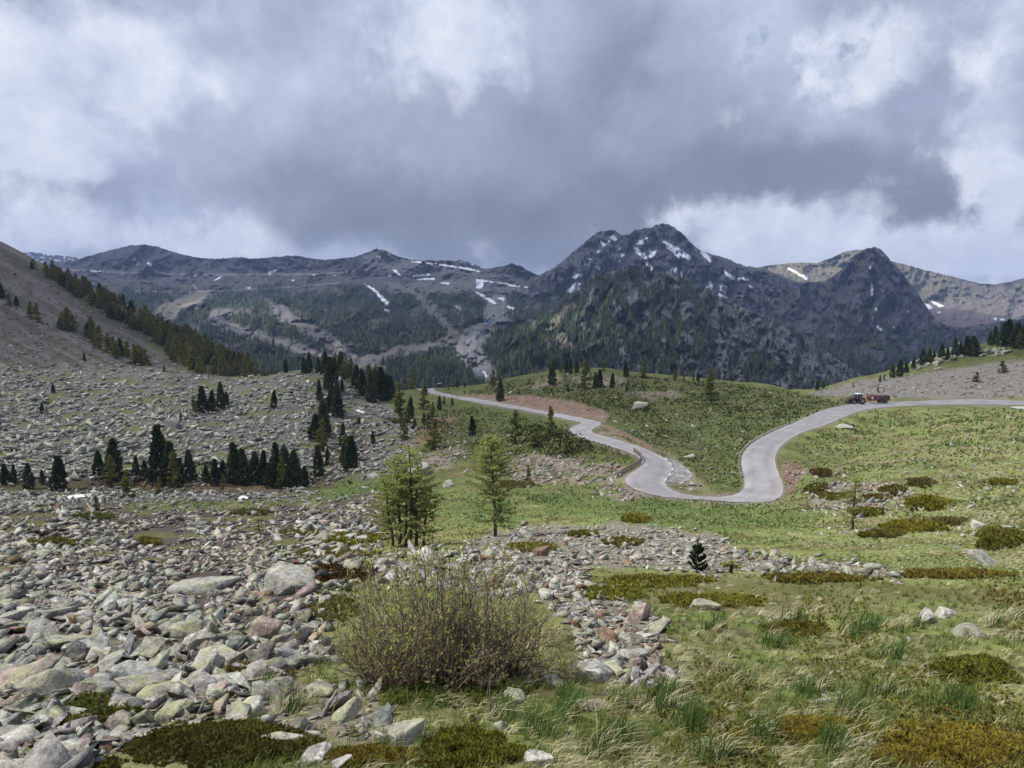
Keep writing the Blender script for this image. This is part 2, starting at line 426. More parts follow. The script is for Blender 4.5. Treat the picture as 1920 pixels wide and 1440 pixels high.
# ------------------------------------------------------------------ outlines surveyed in the photograph
ROAD = [(1920,752.5),(1870,750),(1820,748.7),(1770,750),(1726,752.5),(1680,753.5),(1632,755),(1612,756.5),(1589,759.5),(1565,764),(1539,770.5),(1516,780.5),(1495,791),(1470,801),(1445,812.5),(1422,824),(1404,837),(1394,848),(1389.5,859),
 (1390,872),(1392.5,885),(1397,902),(1395,917),(1382.5,927),(1362.5,932),(1325,932.5),(1287.5,929),(1262.5,921.5),(1249,912),(1246,904),(1255,892.5),(1261,880),(1257.5,869),(1245,859),(1220,846),(1190,835),(1150,824),(1120,815),(1108,810),(1110,805),(1125,798),
 (1127.5,794),(1118,790),(1100,786),(1062.5,779),(1025,772.5),(1000,767.6),(963,760.4),(917.5,752),(872,744.8),(837,739.7),(818,734.2),(812,730.2),(814,727.4),(828,725.4),(846,724.2),
 (846,722.6),(822,723.6),(804,725.6),(790,726.8),(780,728.5),(783,731),(803,735.6),(826,742),(860,748.6),(906,757),(952,764.6),(1000,773),(1037.5,781),(1072.5,789),(1087.5,791.5),(1090,794),(1077.5,799),(1067.5,805),(1070,810),(1082.5,819),(1112.5,828),(1150,839),(1180,849),(1197.5,858),
 (1205,867.5),(1200,876),(1185,886.5),(1172.5,895),(1171,904),(1182.5,915),(1205,924),(1232.5,931),(1275,935.5),(1337.5,939),(1375,942.5),(1425,943),(1457.5,939),(1469,925),(1469,910),(1460,890),(1453,868),(1453,858),(1460.6,840),(1486,820),(1510,809),(1539,801),(1565,790),(1589,779.5),(1610,771.5),(1632,766.6),(1680,762.5),(1726,760),(1770,759),(1820,758.7),(1870,759),(1920,760)]
def chaikin(p, n=2):
    for _ in range(n):
        q = []
        for a, b in zip(p, p[1:]+p[:1]): q += [(a[0]*.75+b[0]*.25, a[1]*.75+b[1]*.25), (a[0]*.25+b[0]*.75, a[1]*.25+b[1]*.75)]
        p = q
    return p
ROAD = [(p[0]+.5*math.sin(i*2.3), p[1]+.35*math.sin(i*1.7+1)) for i, p in enumerate(chaikin([(1990,752)]+ROAD+[(1990,760.5)]))]
TURNOUT = [(1249,857),(1270,866),(1290,880),(1300,892),(1291,902),(1270,906),(1248,904.5),(1256,893),(1262.5,880),(1259,868)]
LAYBY = [(1893,764),(1905,763),(1925,763),(1925,768),(1912,767.5),(1900,766)]
BOULDERS = [[(-420,680),(-60,690),(150,694),(330,688),(430,710),(490,708),(540,694),(590,690),(628,702),(700,738),(740,775),(790,800),(770,845),(750,880),(700,893),(640,900),(560,912),(300,905),(120,895),(-60,905),(-420,920)],
            [(-60,915),(120,925),(240,915),(420,925),(600,915),(600,930),(400,940),(180,942),(60,950),(-60,960)]]
NEARSCREE = [[(-520,965),(-80,955),(150,952),(420,955),(560,950),(640,935),(705,930),(712,960),(690,1010),(640,1050),(600,1060),(590,1100),(640,1150),(600,1190),(620,1240),(520,1260),(560,1310),(430,1330),(250,1370),(120,1440),(60,1600),(-520,1600)]]
MIDSCREE = [[(860,1025),(940,1000),(1030,985),(1150,982),(1230,985),(1330,1005),(1400,1035),(1520,1050),(1700,1072),(1690,1082),(1500,1076),(1380,1072),(1240,1068),(1130,1060),(1100,1080),(1120,1120),(1060,1130),(1020,1090),(960,1075),(900,1060)],
            [(1000,1090),(1110,1095),(1180,1130),(1245,1160),(1250,1190),(1235,1250),(1290,1270),(1230,1290),(1150,1280),(1090,1240),(1075,1180),(1030,1130)],
            [(430,1330),(600,1280),(700,1290),(720,1340),(790,1370),(760,1400),(620,1395),(560,1410),(480,1390),(400,1370)]]
PINKSCREE = [[(935,865),(1010,852),(1100,862),(1180,878),(1150,905),(1060,912),(960,903),(930,885)],[(770,862),(860,832),(885,850),(845,878),(790,885)],[(1150,905),(1185,918),(1240,935),(1180,940),(1110,925)],[(1120,800),(1180,830),(1250,860),(1300,890),(1320,915),(1290,920),(1240,870),(1160,840),(1105,820)],
             [(1060,706),(1120,700),(1180,712),(1150,724),(1080,721)],[(1180,736),(1260,730),(1300,744),(1230,752)],[(1010,712),(1050,705),(1060,716),(1000,728)],[(1510,925),(1560,905),(1680,905),(1740,950),(1620,960),(1520,955)]]
TALUS = [[(1490,742),(1560,726),(1620,712),(1700,704),(1800,690),(1960,668),(2300,640),(2300,745),(1820,746),(1700,748),(1600,744)]]
PURPLE = [[(-500,240),(-80,420),(0,448),(60,490),(120,518),(200,558),(300,608),(400,658),(475,694),(430,712),(330,690),(150,697),(-80,702),(-500,690)]]
REDCUT = [[(850,737),(900,741),(1000,743),(1090,755),(1130,768),(1141,780),(1132,793),(1085,783),(1000,766),(920,751),(860,742)],[(1468,862),(1500,868),(1514,882),(1500,905),(1480,935),(1472,930),(1472,905),(1462,885)],[(1130,800),(1200,832),(1260,860),(1300,895),(1320,915),(1306,895),(1250,850),(1180,815),(1120,790)]]
DIRT = [[(800,790),(850,775),(880,770),(850,800),(800,830),(770,850),(765,835)],[(840,890),(880,868),(890,880),(855,905)],[(260,890),(560,905),(600,915),(260,918)]]
GREEN = [[(570,930),(640,905),(720,880),(760,890),(730,930),(640,945)],[(960,925),(1170,920),(1400,948),(1560,960),(1500,1000),(1250,985),(1050,965)],[(1180,800),(1500,770),(1400,840),(1380,920),(1320,850)],[(250,1000),(330,985),(340,1010),(290,1030)],
         [(840,930),(960,925),(980,990),(830,985)],[(870,750),(960,765),(1060,800),(1000,830),(880,780)]]
LEFTGRASS = [[(60,489),(110,512),(180,552),(250,600),(235,606),(170,568),(90,520)],[(262,632),(330,668),(412,700),(360,702),(300,672)]]

WOODFLOOR = [(150,545),(200,562),(300,612),(400,662),(475,696),(430,708),(340,680),(240,625),(160,575)]
SCRUB = [[(-80,885),(120,892),(300,878),(420,885),(600,880),(690,885),(640,905),(600,926),(400,930),(180,926),(-80,930)],[(590,800),(680,800),(680,890),(600,890)],[(370,755),(430,755),(430,775),(375,778)]]
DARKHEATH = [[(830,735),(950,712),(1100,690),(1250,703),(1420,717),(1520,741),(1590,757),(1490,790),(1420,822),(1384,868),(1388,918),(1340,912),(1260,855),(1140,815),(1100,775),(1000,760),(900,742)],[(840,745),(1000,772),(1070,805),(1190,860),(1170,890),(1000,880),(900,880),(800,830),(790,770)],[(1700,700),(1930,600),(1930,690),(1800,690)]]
# ------------------------------------------------------------------ ground mesh
D2R = PI / 180
TH = np.concatenate([np.linspace(-110, -50, 40)[:-1], np.linspace(-50, 50, 1120), np.linspace(50, 110, 40)[1:]]) * D2R
RR = np.concatenate([[0.25, 0.5, 0.75], np.geomspace(1.0, 620, 600)])
GT, GR = np.meshgrid(TH, RR, indexing='ij')
GX, GY = GR*np.sin(GT), GR*np.cos(GT)
GZ0 = base_w(1.5*GT, np.log(GR+2.0)) * (GR+0.5) - 1.65
GU, GV = proj(GX, GY, GZ0)
_front = GY > 1.0
_sd_road = np.where(_front, np.maximum(poly_sd(GU, GV, ROAD), poly_sd(GU, GV, TURNOUT)), -1e3)
_keep = sstep(-_sd_road, 1.5, 22)                      # no lumps in the road bed
_sb = np.maximum(polys_sd(GU, GV, BOULDERS), polys_sd(GU, GV, NEARSCREE))
_rough = sstep(_sb, -10, 15)
GZ = GZ0 + _keep * (fbm(GX/26, GY/26, 1.0, 3) * 0.75 * sstep(GR, 50, 160)
     + fbm(GX/6, GY/6, 4.0, 3) * (0.10 + 0.38*_rough) * sstep(GR, 6, 90)
     + fbm(GX/1.3, GY/1.3, 9.0, 3) * 0.07 * sstep(GR, 2, 9))
GZ -= 0.10 * sstep(_sd_road, -1.0, 1.0)
GU, GV = proj(GX, GY, GZ)
_elev = GZ / GR
def _col_at(th):
    i = np.clip(np.searchsorted(TH, th) - 1, 0, len(TH)-2); f = np.clip((th-TH[i])/(TH[i+1]-TH[i]), 0, 1)
    return i, f
def cast(u, v):
    """first hit of the camera-pixel rays with the ground: returns x, y, z (nan where the ray misses)"""
    u = np.atleast_1d(np.asarray(u, float)); v = np.atleast_1d(np.asarray(v, float))
    x, y, z = ray(u, v); th = np.arctan2(x, y); t = z/np.hypot(x, y)
    i, f = _col_at(th)
    res = np.full((3, len(u)), np.nan)
    for s in range(0, len(u), 4000):
        sl = slice(s, s+4000)
        E = _elev[i[sl]]*(1-f[sl])[:,None] + _elev[i[sl]+1]*f[sl][:,None]
        hit = E >= t[sl][:,None]; hit[:, :4] = False
        k = hit.argmax(1); ok = hit.any(1); k = np.maximum(k, 1); a = np.arange(len(k))
        e0, e1 = E[a,k-1], E[a,k]
        w = np.clip((t[sl]-e0)/np.where(np.abs(e1-e0) < 1e-12, 1, e1-e0), 0, 1)
        r = RR[k-1]*(1-w) + RR[k]*w
        res[0,sl] = np.where(ok, r*np.sin(th[sl]), np.nan); res[1,sl] = np.where(ok, r*np.cos(th[sl]), np.nan); res[2,sl] = np.where(ok, r*t[sl], np.nan)
    return res[0], res[1], res[2]
def ground_z(x, y):
    x = np.atleast_1d(np.asarray(x, float)); y = np.atleast_1d(np.asarray(y, float))
    th = np.arctan2(x, y); r = np.hypot(x, y)
    i, f = _col_at(th); j = np.clip(np.searchsorted(RR, r)-1, 0, len(RR)-2); g = np.clip((r-RR[j])/(RR[j+1]-RR[j]), 0, 1)
    return (GZ[i,j]*(1-f)+GZ[i+1,j]*f)*(1-g) + (GZ[i,j+1]*(1-f)+GZ[i+1,j+1]*f)*g
def ground_n(x, y, e=0.5):
    zx = (ground_z(x+e, y)-ground_z(x-e, y))/(2*e); zy = (ground_z(x, y+e)-ground_z(x, y-e))/(2*e)
    n = np.stack([-zx, -zy, np.ones_like(zx)], 1); return n/np.linalg.norm(n, axis=1, keepdims=True)

def mixc(c, m, col): return c*(1-m[...,None]) + np.asarray(col, float)*m[...,None]
def zone_fields(u, v, x, y):
    """soft 0..1 masks of ground cover"""
    s = np.clip(8 + (np.asarray(v)-700)*0.03, 5, 26)
    n = fbm(x/np.maximum(np.hypot(x,y)*0.05, .25), y/np.maximum(np.hypot(x,y)*0.05, .25), 2.0, 4)
    Z = {}
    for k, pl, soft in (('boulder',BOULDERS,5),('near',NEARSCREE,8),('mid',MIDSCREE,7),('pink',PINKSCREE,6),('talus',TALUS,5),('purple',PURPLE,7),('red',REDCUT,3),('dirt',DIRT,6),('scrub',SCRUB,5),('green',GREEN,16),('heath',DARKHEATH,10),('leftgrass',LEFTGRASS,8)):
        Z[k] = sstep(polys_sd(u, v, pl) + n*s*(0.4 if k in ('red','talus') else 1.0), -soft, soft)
    Z['n'] = n
    return Z
def moss_at(x, y): return sstep(fbm(x/8+3, y/5, 2.0, 4), .20, .36)
def ground_colour(u, v, x, y):
    Z = zone_fields(u, v, x, y); r = np.hypot(x, y)
    g = 0.5+0.5*fbm(x/9, y/9, 5.0, 4); g2 = 0.5+0.5*fbm(x/1.6, y/1.6, 8.0, 3)
    c = np.empty(np.shape(u)+(3,)); c[:] = (.170,.200,.062)
    c = mixc(c, sstep(g, .35, .75), (.115,.155,.044))
    c = mixc(c, sstep(g2, .45, .8)*.6, (.24,.235,.105))
    c = mixc(c, sstep(fbm(x/5+40, y/5, 3.0, 4), .0, .3)*.75, (.110,.100,.034))         # heath
    far = sstep(r, 60, 150)
    hill = far*sstep(fbm(x/7+9, y/7, 6.0, 4), -.1, .3)
    c = mixc(c, hill*.65*sstep(-x, -55, -25), (.070,.068,.030)); c = mixc(c, far*sstep(-x, -60, -20)*.65, (.078,.098,.030)); c = mixc(c, far*sstep(-x, -55, -25)*sstep(fbm(x/4+19, y/4, 16.0, 3), .25, .5)*.6, (.085,.060,.035))
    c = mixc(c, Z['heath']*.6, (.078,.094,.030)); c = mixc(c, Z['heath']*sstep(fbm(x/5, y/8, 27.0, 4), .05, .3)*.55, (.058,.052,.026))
    c = mixc(c, Z['green']*.7*(1-.6*Z['heath']), (.085,.130,.034))
    nearsoil = 1-sstep(r, 6, 22)
    c = mixc(c, nearsoil*sstep(g2, .3, .6)*.7, (.165,.155,.080)); c = mixc(c, nearsoil*sstep(fbm(x/.5, y/.5, 21.0, 3), .1, .4)*.6, (.09,.075,.045))
    c = mixc(c, Z['purple'], (.105,.097,.096))
    stk = fbm((v-.53*u)/15.0, u/150.0, 7.0, 4)
    c = mixc(c, Z['purple']*sstep(stk, -.02, .2)*.7, (.058,.060,.032)); c = mixc(c, Z['purple']*sstep(-stk, .15, .4)*.6, (.145,.132,.125))
    c = mixc(c, Z['purple']*sstep(fbm(u/22, v/12, 9.0, 4), .2, .4)*.6, (.055,.054,.030))
    wf = sstep(poly_sd(u, v, WOODFLOOR)+10*Z['n'], -6, 8); c = mixc(c, wf*.8, (.048,.058,.026))
    c = mixc(c, Z['leftgrass']*.7, (.085,.100,.034))
    c = mixc(c, Z['talus'], (.222,.204,.178))
    c = mixc(c, Z['boulder'], (.125,.12,.112))
    c = mixc(c, Z['near'], (.075,.062,.050)); c = mixc(c, Z['mid'], (.19,.172,.135)); c = mixc(c, Z['pink']*.85*sstep(fbm(x/4, y/4, 15.0, 4), -.25, .15), (.235,.185,.155))
    c = mixc(c, Z['red'], (.185,.122,.088)); c = mixc(c, Z['red']*sstep(g2, .4, .7)*.7, (.225,.175,.14))
    sdr = np.maximum(poly_sd(u, v, ROAD), poly_sd(u, v, TURNOUT)); wd = np.clip(900/np.maximum(r, 30), 4, 12)
    verge = sstep(sdr+wd*(.75+.6*Z['n']), 0, wd*.5)*sstep(r, 40, 70)
    c = mixc(c, verge*.75, (.20,.175,.145))
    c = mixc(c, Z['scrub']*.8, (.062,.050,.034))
    c = mixc(c, Z['dirt']*.8, (.17,.115,.075))
    moss = moss_at(x, y)
    c = mixc(c, moss*np.maximum(Z['boulder'], Z['near'])*.85, (.105,.112,.038))
    return c
def build_ground():
    nt, nr = GT.shape
    v = np.stack([GX, GY, GZ], -1).reshape(-1, 3)
    i, j = np.meshgrid(np.arange(nt-1), np.arange(nr-1), indexing='ij')
    a = (i*nr+j).ravel(); q = np.stack([a, a+1, a+nr+1, a+nr], 1)
    q = q[:, ::-1]
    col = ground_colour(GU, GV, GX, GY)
    col = np.where(_front[...,None], col, np.array((.12,.14,.05)))
    o = obj_np('ground', v, M_ground, quads=q, cols=col.reshape(-1,3), smooth=True)
    tag(o, kind='structure')
build_ground()

# ------------------------------------------------------------------ road, turnout and other sheets laid on the ground
def densify(poly, step=2.0):
    out = []
    for (a, b) in zip(poly, poly[1:]+poly[:1]):
        n = max(1, int(math.hypot(b[0]-a[0], b[1]-a[1])/step))
        out += [(a[0]+(b[0]-a[0])*k/n, a[1]+(b[1]-a[1])*k/n) for k in range(n)]
    return out
def sheet(name, poly, mat, lift, step=3.0, parent=None, edge=2.0, dome=0.0, cols=None):
    pts = densify(poly, edge); n = len(pts); edges = [(k, (k+1) % n) for k in range(n)]
    p = np.array(poly); us = np.arange(p[:,0].min(), p[:,0].max(), step*1.6); vs = np.arange(p[:,1].min(), p[:,1].max(), step)
    uu, vv = [q.ravel() for q in np.meshgrid(us, vs)]
    ins = poly_sd(uu, vv, poly) > step*0.5
    allp = [Vector(q) for q in pts] + [Vector(q) for q in zip(uu[ins], vv[ins])]
    V, E, T, *_ = delaunay_2d_cdt(allp, edges, [], 1, 1e-4)
    q = np.array([tuple(a) for a in V]); x, y, z = cast(q[:,0], q[:,1])
    ok = ~np.isnan(z); z = np.where(ok, z, -25)
    if dome: z = z + dome*sstep(poly_sd(q[:,0], q[:,1], poly), 0, 4)
    vv3 = np.stack([x, y, z+lift], 1); vv3 = np.where(ok[:,None], vv3, 0)
    t = np.array([a for a in T if all(ok[i] for i in a)])
    nrm = np.cross(vv3[t[:,1]]-vv3[t[:,0]], vv3[t[:,2]]-vv3[t[:,0]])[:,2]
    t[nrm < 0] = t[nrm < 0][:, ::-1]
    col = None
    if cols:                                                # wear: darker wheel paths, dusty edges
        e = vv3[:n][~np.all(vv3[:n] == 0, 1)]; d = np.full(len(vv3), 1e9)
        for i in range(0, len(vv3), 3000): d[i:i+3000] = np.sqrt(((vv3[i:i+3000,None,:2]-e[None,:,:2])**2).sum(-1).min(1))
        k = 1 - .13*np.exp(-((d-1.25)/.35)**2) - .11*np.exp(-((d-2.9)/.4)**2) + .10*np.exp(-(d/.45)**2); k = k*(1+.06*fbm(vv3[:,0]/3, vv3[:,1]/3, 2.0, 3))
        col = np.repeat(k[:,None], 3, 1)*np.array([1.0,.99,.975])
    return obj_np(name, vv3, mat, tris=t, cols=col, smooth=True, parent=parent)
def road_mat():
    m, b, bs, out = new_mat('asphalt')
    geo = b.node('ShaderNodeNewGeometry'); pos = geo.outputs['Position']
    n1 = b.noise(pos, .35, 5); n2 = b.noise(pos, 30.0, 3); n3 = b.noise(pos, .9, 6, .7)
    c = b.mix(b.smooth(n1.outputs['Fac'], .3, .7), (.245,.24,.25,1), (.325,.32,.325,1))
    c = b.mix(b.math('MULTIPLY', b.smooth(n3.outputs['Fac'], .56, .66), .5), c, (.19,.187,.19,1))
    c = b.mix(b.math('MULTIPLY', n2.outputs['Fac'], .25), c, (.20,.2,.205,1))
    at = b.node('ShaderNodeAttribute', attribute_name='Col'); c = b.mix(1.0, c, at.outputs['Color'], 'MULTIPLY')
    b.l.new(c, bs.inputs['Base Color']); bs.inputs['Roughness'].default_value = .85
    return m
M_road = road_mat()
M_gravel = flat_mat('turnout_gravel', (.235,.225,.22), .95, var=.4, scale=1.2)
M_paint = flat_mat('white_line_paint', (.72,.72,.70), .7, var=.1)
tag(sheet('road', ROAD, M_road, 0.065, step=2.2, cols=True), kind='structure')
road_obj = bpy.data.objects['road']
tag(sheet('turnout', TURNOUT, M_gravel, 0.055), kind='structure')
tag(sheet('layby', LAYBY, flat_mat('pale_gravel', (.42,.45,.42), .9, var=.15), 0.12, step=1.2), kind='structure')
for (a, b_) in (((1246.5,859.5),(1252,863.5)),((1255.5,867.5),(1259.3,872)),((1261,877.5),(1260.5,883)),((1258,888),(1253.6,893.5)),((1250,897.5),(1246.6,902))):
    dx, dy = b_[0]-a[0], b_[1]-a[1]; l = math.hypot(dx, dy); nx, ny = -dy/l*.75, dx/l*.55
    sheet('edge_line', [(a[0]+nx,a[1]+ny),(b_[0]+nx,b_[1]+ny),(b_[0]-nx,b_[1]-ny),(a[0]-nx,a[1]-ny)], M_paint, 0.075, step=1.0, parent=road_obj, edge=1.0)
for poly, lab in (([(112,939),(130,930.5),(150,928),(176,926.5),(170,931),(150,934),(128,938)], 'long sliver of old snow at the left foot of the boulder field'),
                  ([(446,934.5),(455,930.5),(466,931.5),(471,934.5),(462,936.5),(450,936.5)], 'small round patch of snow before the dark row of pines'),
                  ([(663,769.5),(671,768.5),(684,773),(683,776),(672,772.5)], 'tiny snow streak high on the boulder field among grey rocks')):
    tag(sheet('snow_patch', poly, M_snow, 0.12, step=1.2, edge=1.0, dome=0.3), lab, 'snow')
# ------------------------------------------------------------------ far mountains: each a sheet of terrain through surveyed contour lines (u, v, distance), base first
def interp_line(line, u):
    l = np.array(line, float); return np.interp(u, l[:,0], l[:,1]), np.interp(u, l[:,0], l[:,2])
def mountain(name, lines, u0, u1, du, rows, relief, seed, colour, crest_noise=1.2, fu=70.0, fv=110.0, dark=.82):
    us = np.arange(u0, u1+du, du)
    L = [interp_line(l, us) for l in lines]
    Vl = np.array([a for a, _ in L]); Dl = np.log(np.array([d for _, d in L]))
    for i in range(len(lines)-2, -1, -1): Vl[i] = np.maximum(Vl[i], Vl[i+1]+5)
    t = np.linspace(0, len(lines)-1, rows)
    k = np.clip(t.astype(int), 0, len(lines)-2); f = t-k
    fs = f
    V = Vl[k]*(1-fs)[:,None] + Vl[k+1]*fs[:,None]
    D = np.exp(Dl[k]*(1-f)[:,None] + Dl[k+1]*f[:,None])
    U = np.broadcast_to(us, V.shape)
    tt = (t/(len(lines)-1))[:,None]
    V = V + crest_noise*tt*(fbm(U/14, 0, seed, 4)+.7*fbm(U/4, 0, seed+3, 2))
    wu = U + 18*fbm(U/90, V/90, seed+5, 3)
    r = ridged(wu/fu, V/fv, seed, 5, .55)
    r2 = fbm(U/16, V/12, seed+9, 4)
    D = D*(1 - relief*(r*(.35+.65*sstep(tt, 0, .5)) + .22*r2))
    x, y, z = P(U, V, D)
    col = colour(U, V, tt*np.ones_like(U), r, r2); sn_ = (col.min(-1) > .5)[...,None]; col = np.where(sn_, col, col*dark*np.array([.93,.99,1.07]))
    # far side, falling away behind the crest
    bx, by, bz = [], [], []
    for kk, drop in ((1.04, .012), (1.12, .05), (1.3, .16)):
        bx.append(x[-1]*kk); by.append(y[-1]*kk); bz.append(z[-1]*kk - drop*y[-1])
    x = np.vstack([x, *[b[None] for b in bx]]); y = np.vstack([y, *[b[None] for b in by]]); z = np.vstack([z, *[b[None] for b in bz]])
    col = np.concatenate([col, np.repeat(col[-1:], 3, 0)], 0)
    nr, nc = x.shape
    i, j = np.meshgrid(np.arange(nr-1), np.arange(nc-1), indexing='ij'); a = (i*nc+j).ravel()
    q = np.stack([a, a+1, a+nc+1, a+nc], 1)
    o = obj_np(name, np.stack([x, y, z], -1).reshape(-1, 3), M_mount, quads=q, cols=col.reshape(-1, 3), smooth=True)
    tag(o, kind='structure')
    n = rows
    return dict(U=U, V=V, x=x[:n], y=y[:n], z=z[:n], r=r, r2=r2, t=tt*np.ones_like(U))
ROCK, ROCKD, SCREEC, FORESTC, GRASSC, SNOWC = (.102,.095,.104), (.060,.057,.066), (.140,.122,.120), (.032,.046,.026), (.105,.110,.050), (.80,.83,.90)
PISTE = [[(388,600),(398,588),(430,579),(446,585),(420,592),(412,600),(470,618),(540,638),(605,662),(585,676),(540,652),(470,634),(405,612)],
 [(508,575),(530,574),(560,600),(610,622),(650,652),(668,670),(640,674),(600,640),(550,612),(520,594)],
 [(280,602),(300,575),(345,558),(385,545),(397,549),(365,575),(330,592),(300,604)],
 [(854,645),(874,618),(900,604),(912,580),(914,552),(946,552),(946,592),(958,604),(932,618),(908,636),(902,655),(918,682),(936,708),(912,716),(884,696),(860,672)],
 [(665,678),(700,662),(740,652),(800,645),(830,638),(868,632),(868,644),(800,658),(730,670),(690,684)],
 [(770,545),(790,552),(815,575),(840,610),(866,632),(850,632),(825,605),(800,580)],
 [(720,528),(760,535),(900,520),(990,535),(990,548),(900,545),(840,548),(760,548),(720,540)],
 [(640,672),(700,680),(720,690),(640,690)],[(610,690),(660,672),(665,680),(620,700)],
 [(690,470),(712,468),(740,482),(800,500),(900,508),(960,515),(990,530),(940,530),(860,515),(780,508),(700,505),(680,490)]]
UPPER = [[(100,504),(250,508),(400,512),(560,515),(660,512),(760,512),(1000,520),(1040,560),(900,560),(760,552),(560,556),(380,540),(250,530),(150,522)]]
ROADLINES = [([(352,517),(356,525),(362,535),(372,545),(385,549)],1.3),([(540,645),(560,655),(590,662),(640,676),(680,690)],1.2),([(400,600),(440,610),(520,640),(570,664)],1.1),([(100,505),(220,510),(400,515),(600,514),(740,500)],1.6),([(820,650),(870,600),(862,575)],1.2),([(900,590),(950,592),(990,575)],1.2),([(250,545),(330,548),(420,545),(520,540),(640,530)],1.0)]
SNOW_A = [[(249,484),(255,486),(262,496),(256,497)],[(275,493),(287,493),(293,500),(286,500)],[(503,509),(518,506),(514,511),(506,518),(504,516)],[(352,516),(372,515),(372,517),(352,518)],[(400,525),(414,518),(416,519),(402,527)],[(170,507),(188,508),(187,510),(172,509)],
 [(894,523),(906,524),(906,535),(903,541),(892,540)],[(887,544),(906,552),(920,560),(931,569),(926,570),(905,558)],[(933,558),(946,559),(944,566),(938,564)],[(950,572),(963,577),(962,581),(952,577)],[(683,532),(700,540),(716,555),(729,567),(726,572),(714,563),(703,548)],[(720,577),(730,582),(729,586),(722,581)],
 [(772,488.5),(850,498),(898,506),(898,509.5),(850,501),(772,491)],[(905,524.5),(960,534),(1000,539),(1000,541),(950,535.5),(905,527.5)],[(766,517),(805,513),(806,516),(768,520)],[(782,523),(815,521),(815,524),(784,525)],[(735,505),(742,506),(752,517),(745,516)],[(722,513),(735,517),(733,519),(724,516)],[(826,529),(842,530),(842,533),(828,532)],[(854,573),(864,577),(863,580),(855,579)],[(905,697),(909,697),(914,706),(911,707)],
 [(706,480),(714,481),(713,483),(706,482)],[(725,476),(730,477),(729,480),(724,479)],[(460,540),(470,538),(468,541)],[(545,525),(552,524),(551,527)],[(585,514),(592,515),(590,517)],[(620,517),(630,516),(629,518)]]
def snowmask(U, V, polys, seed):
    n = fbm(U/5, V/5, seed, 3)
    return sstep(polys_sd(U, V, polys) + 1.2*n + .2, -.5, .7)
def forest_a(U, V):
    n = fbm(U/38, V/22, 21.0, 4)
    low = sstep(V, 520, 560)
    f = sstep(n + .95*low - .55, -.15, .2)*sstep(V, 522, 545)
    bare = np.maximum(polys_sd(U, V, PISTE) + 5*fbm(U/14, V/9, 33.0, 3), polys_sd(U, V, SNOW_A))
    f = f*sstep(-bare, 1, 6)
    return f
def colour_a(U, V, t, r, r2):
    n = .5+.5*fbm(U/30, V/14, 40.0, 4)
    c = np.empty(U.shape+(3,)); c[:] = ROCK
    c = mixc(c, sstep(n, .35, .7)*.7, SCREEC)
    c = mixc(c, sstep(V, 512, 540)*.75*sstep(n, .2, .6), (.105,.100,.058))
    crest = sstep(-V, -515, -495)
    c = mixc(c, crest*.75, ROCKD); c = mixc(c, crest*sstep(r2, .1, .5)*.6, SCREEC)
    up = sstep(polys_sd(U, V, UPPER) + 6*fbm(U/20, V/10, 41.0, 3), -4, 6)
    c = mixc(c, up*.7, (.148,.126,.120)); c = mixc(c, up*sstep(fbm(U/18, V/7, 44.0, 4), .0, .3)*.8, (.080,.082,.050))
    c = mixc(c, sstep(polys_sd(U, V, PISTE) + 5*fbm(U/14, V/9, 33.0, 3), -4.5, 1)*.85, (.200,.180,.162))
    c = mixc(c, sstep(poly_sd(U, V, PISTE[3]), -2, 3)*.9, (.25,.235,.225))
    sand = sstep(polys_sd(U, V, [PISTE[2]]) , -2, 4)
    c = mixc(c, sand, (.25,.215,.16))
    c = mixc(c, forest_a(U, V)*.85, FORESTC)
    for ln, w in ROADLINES: c = mixc(c, sstep(poly_sd(U, V, ln, closed=False)+w, -.6, .6)*.8, (.33,.28,.23))
    c = mixc(c, sstep(poly_sd(U, V, [(905,601),(913,600),(921,602),(921,605),(905,605.5)])+.5, -.6, .6), (.16,.30,.50))
    return mixc(c, snowmask(U, V, SNOW_A, 50.0), SNOWC)
A_crest = [(40,494,3300),(100,497,3300),(140,488,3250),(180,476,3200),(215,467,3200),(245,460.5,3150),(270,458.5,3150),(295,462,3150),(330,474,3150),(370,483,3150),(410,485.5,3150),(445,482,3150),(480,485,3100),(520,481,3100),(555,479,3100),(580,484,3050),(610,487,3050),(640,484,3050),(665,482,3000),(690,472,3000),(707,466,3000),(725,471,3000),(745,480,3000),(770,487,3000),(800,488.5,2950),(840,488,2950),(880,495,2900),(910,504,2850),(940,500,2800),(960,494,2750),(975,498,2700),(1000,512,2650),(1040,530,2600),(1080,560,2600),(1130,600,2600)]
flat = lambda v, D: [(-100,v,D),(2100,v,D)]
LA = mountain('ski_mountain', [flat(775,720), flat(735,860), flat(700,1020), flat(640,1320), flat(585,1750), [(0,548,2250),(900,545,2200),(1040,575,2100),(1140,620,1900)], [(0,518,2750),(640,517,2700),(900,522,2550),(1040,550,2450),(1140,610,2300)], A_crest], 40, 1130, 1.7, 250, .055, 11.0, colour_a, 1.3, 80, 60)

